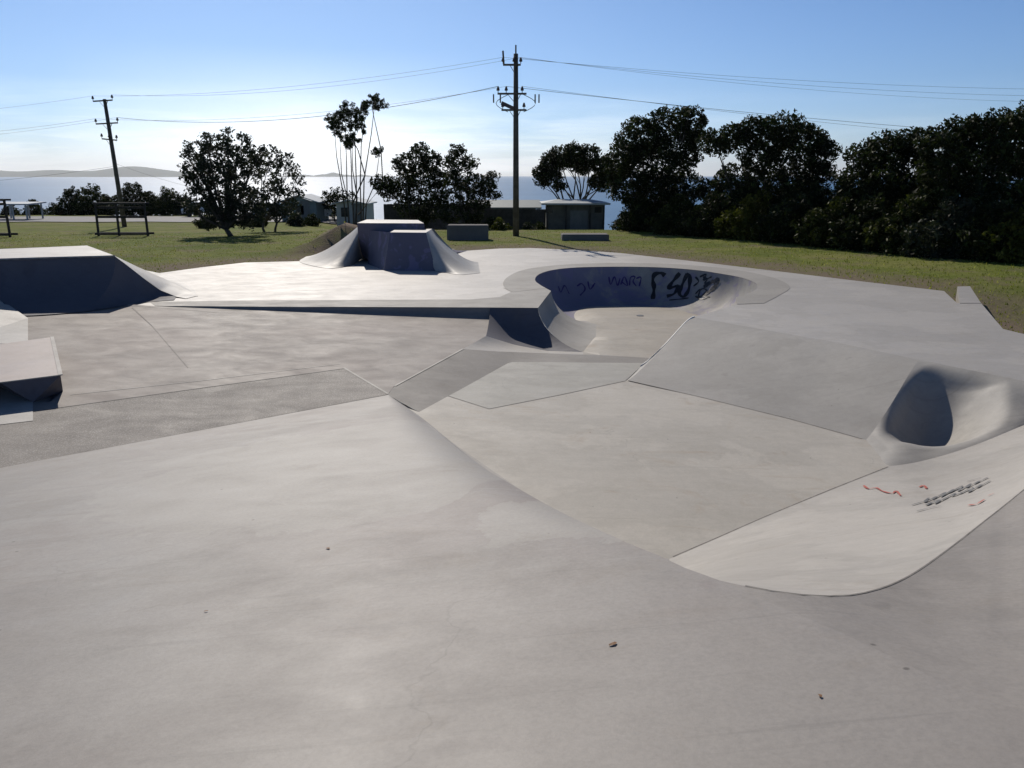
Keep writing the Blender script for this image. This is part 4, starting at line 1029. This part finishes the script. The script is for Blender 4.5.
rails('dark timber post frame cut off by the left edge of the picture', -42, 4, 45, 200, 217, 233, (0,.5,1))
# block seats
def block(name, label, x0, x1, yt, yb, D, dep, cat, m='block'):
    a = P(x0, yb, terr(0, D)); k = D; a = PD(x0, yb, D); b_ = PD(x1, yb, D); zt = PD(x0, yt, D).z; z0 = terr(a.x, D)-.05
    th = thing(name, Vector(((a.x+b_.x)/2, D, z0)), label, cat)
    cx = (a.x+b_.x)/2; w_ = b_.x-a.x; hh = zt-z0; ch = .04
    vs = []; 
    for z_, i_ in ((z0, 0), (zt-ch, 0), (zt, ch)):
        vs += [(cx-w_/2+i_, D+i_, z_), (cx+w_/2-i_, D+i_, z_), (cx+w_/2-i_, D+dep-i_, z_), (cx-w_/2+i_, D+dep-i_, z_)]
    fs = [(8,9,10,11)]+[(k_*4+i, k_*4+(i+1) % 4, k_*4+4+(i+1) % 4, k_*4+4+i) for k_ in range(2) for i in range(4)]
    obj('block_body', vs, fs, m, th); return th
bs = block('concrete_block', 'dark weathered concrete block on the grass behind the pyramid ramp, left of the centre pole', 447, 488, 225.3, 238.5, 41, 1.0, 'block')
o = block('low_bench', 'low dark slab bench with pale top on the grass in front of the hut', 562, 609, 234.5, 240.5, 40, 1.1, 'bench')
for dx in (-.9, .9):
    mb = MB(); q = o.location; mb.box((q.x+dx, q.y+.5, q.z+.03), (.25,.7,.06)); mb.build('foot', 'block', o)
# leaves and litter
def dleaf(px, py, s_, pl, label, a):
    c_ = pl.px(px, py); vs = []; n = 8
    for i in range(n):
        t_ = i/n*2*math.pi; r_ = s_*(1+.15*math.sin(3*t_)); x = math.cos(t_)*r_; y = math.sin(t_)*r_*.5
        q = Vector((c_.x+x*math.cos(a)-y*math.sin(a), c_.y+x*math.sin(a)+y*math.cos(a), 0)); q.z = pl.z(q.x, q.y)+.005+.003*abs(math.sin(t_)); vs.append(q)
    o = upfix(obj('dry_leaf', [Vector((c_.x, c_.y, pl.z(c_.x, c_.y)+.008))]+vs, [(0, i+1, (i+1) % n+1) for i in range(n)], 'dryleaf'))
    tag(o, label, 'leaf', 'dry leaves on the foreground concrete')
dleaf(613,645,.022,PA,'curled brown leaf on the foreground concrete, below the curved ramp tip',.6)
dleaf(820,697,.012,PA,'tiny brown leaf scrap near the bottom right of the foreground concrete',1.6)
dleaf(206,612,.012,PA,'dark leaf scrap on the left foreground concrete',.3)
dleaf(328,549,.020,PA,'small dark leaf scrap in the middle of the foreground concrete',2.3)
# ------------------------------------------------------------------ graffiti by sight lines onto the built surfaces
def surf(o):
    off = wloc(o.parent); me = o.data
    return BVHTree.FromPolygons([v.co+off for v in me.vertices], [tuple(p.vertices) for p in me.polygons])
def paint(bvh, strokes, w_, m, parent, name='graffiti'):
    for st in strokes:
        mb = MB()
        px = resamp([Vector((x, y, 0)) for x, y in st], max(8, len(st)*7), len(st) > 2); pts_ = []; nm = []
        for p in px:
            d = ray(p.x, p.y); h = bvh.ray_cast(CAM, d.normalized())
            if h[0]:
                n = h[1] if h[1].dot(d) < 0 else -h[1]; pts_.append(h[0]); nm.append(n.normalized())
        if len(pts_) > 2:
            sd = None
            for i, p in enumerate(pts_):
                dd = pts_[min(i+1, len(pts_)-1)]-pts_[max(i-1, 0)]; s_ = dd.cross(nm[i]).normalized()*w_/2*(.8+.25*math.sin(i*.5)); s_ = -s_ if sd is not None and s_.dot(sd) < 0 else s_; sd = s_; q = p+nm[i]*.012
                mb.v += [q-s_, q+s_]
            for i in range(len(pts_)-1): mb.f.append((2*i, 2*i+1, 2*i+3, 2*i+2))
            mb.build(name, m, parent)
def zc(pts): return [(480+x/3.2, 230+y/3.2) for x, y in pts]
bv = surf(bw)
paint(bv, [zc([(553,222),(557,185),(553,160),(560,142),(580,138),(592,146)]), zc([(640,138),(612,172),(606,186),(634,180),(622,204),(598,213)]),
           zc([(664,140),(650,170),(638,202),(652,214),(668,190),(672,150),(662,140)]), zc([(716,182),(738,170),(762,160),(756,180),(730,200),(716,214)])], .16, 'black', bowl)
paint(bv, [zc([(690,205),(705,190),(700,214),(722,205)]), zc([(704,150),(725,142),(716,160),(742,150)]), zc([(728,205),(745,190),(752,176)]), zc([(690,150),(700,165),(684,180)]), zc([(700,195),(716,188),(726,196),(712,210),(736,214)]), zc([(742,160),(752,175),(738,190)]), zc([(606,225),(640,222),(668,218)]), zc([(690,212),(708,222),(730,214)]), zc([(715,150),(728,158),(720,170),(736,166)])], .07, 'black', bowl)
paint(bv, [zc([(412,150),(418,175),(430,150),(440,178),(448,155)]), zc([(450,175),(462,150),(472,178),(455,168)]), zc([(478,178),(482,152),(496,150),(490,165),(500,180)]), zc([(500,155),(515,152),(510,180)]),
           zc([(310,180),(325,172),(336,190),(320,210)]), zc([(250,180),(258,200),(270,178),(285,205)]), zc([(345,165),(352,190),(368,170)])], .055, 'violetpaint', bowl)
cv = surf(cw)
def z2(pts): return [(620+x/2.535, 300+y/2.535) for x, y in pts]
paint(cv, [z2([(618,472),(630,480),(650,478),(665,486),(690,492),(700,486),(712,498)]), z2([(760,476),(770,472),(778,480)]), z2([(885,522),(905,520),(925,508)]), z2([(935,498),(950,492)])], .03, 'red', curve)
zz_ = []
for k in range(2):
    q0 = []
    for i in range(15):
        f_ = i/14; q0.append((772+f_*150+(-1)**i*11+k*6, 512-f_*52+k*9+(-1)**i*-7+random.uniform(-3,3)))
    zz_.append(z2(q0))
paint(cv, zz_, .026, 'greypaint', curve)
paint(cv, [z2([(740,522),(775,512),(820,506)]), z2([(752,538),(790,528),(815,524)]), z2([(880,462),(915,452)]), z2([(900,474),(930,466)])], .02, 'greypaint', curve)
print('A plane z at cope', zc0, 'ridge', [tuple(round(c_, 2) for c_ in p) for p in ridge])

for o in bpy.data.objects:
    if 'label' in o and len(o['label'].split()) > 16: print('LONG', o['label'])

mh = bpy.data.materials.new('sea_haze'); mh.use_nodes = True; th_ = mh.node_tree; th_.nodes.remove(th_.nodes['Principled BSDF'])
pv = th_.nodes.new('ShaderNodeVolumePrincipled'); pv.inputs['Color'].default_value = (.92,.96,1,1); pv.inputs['Density'].default_value = 3.2e-5; pv.inputs['Anisotropy'].default_value = .55
th_.links.new(pv.outputs[0], th_.nodes['Material Output'].inputs['Volume']); M['haze'] = mh
mb = MB(); mb.box((0, 14800, 190), (54000, 30900, 440)); hz = mb.build('haze', 'haze'); hz['kind'] = 'stuff'
hz['label'] = 'thin sea haze fading the far headland'
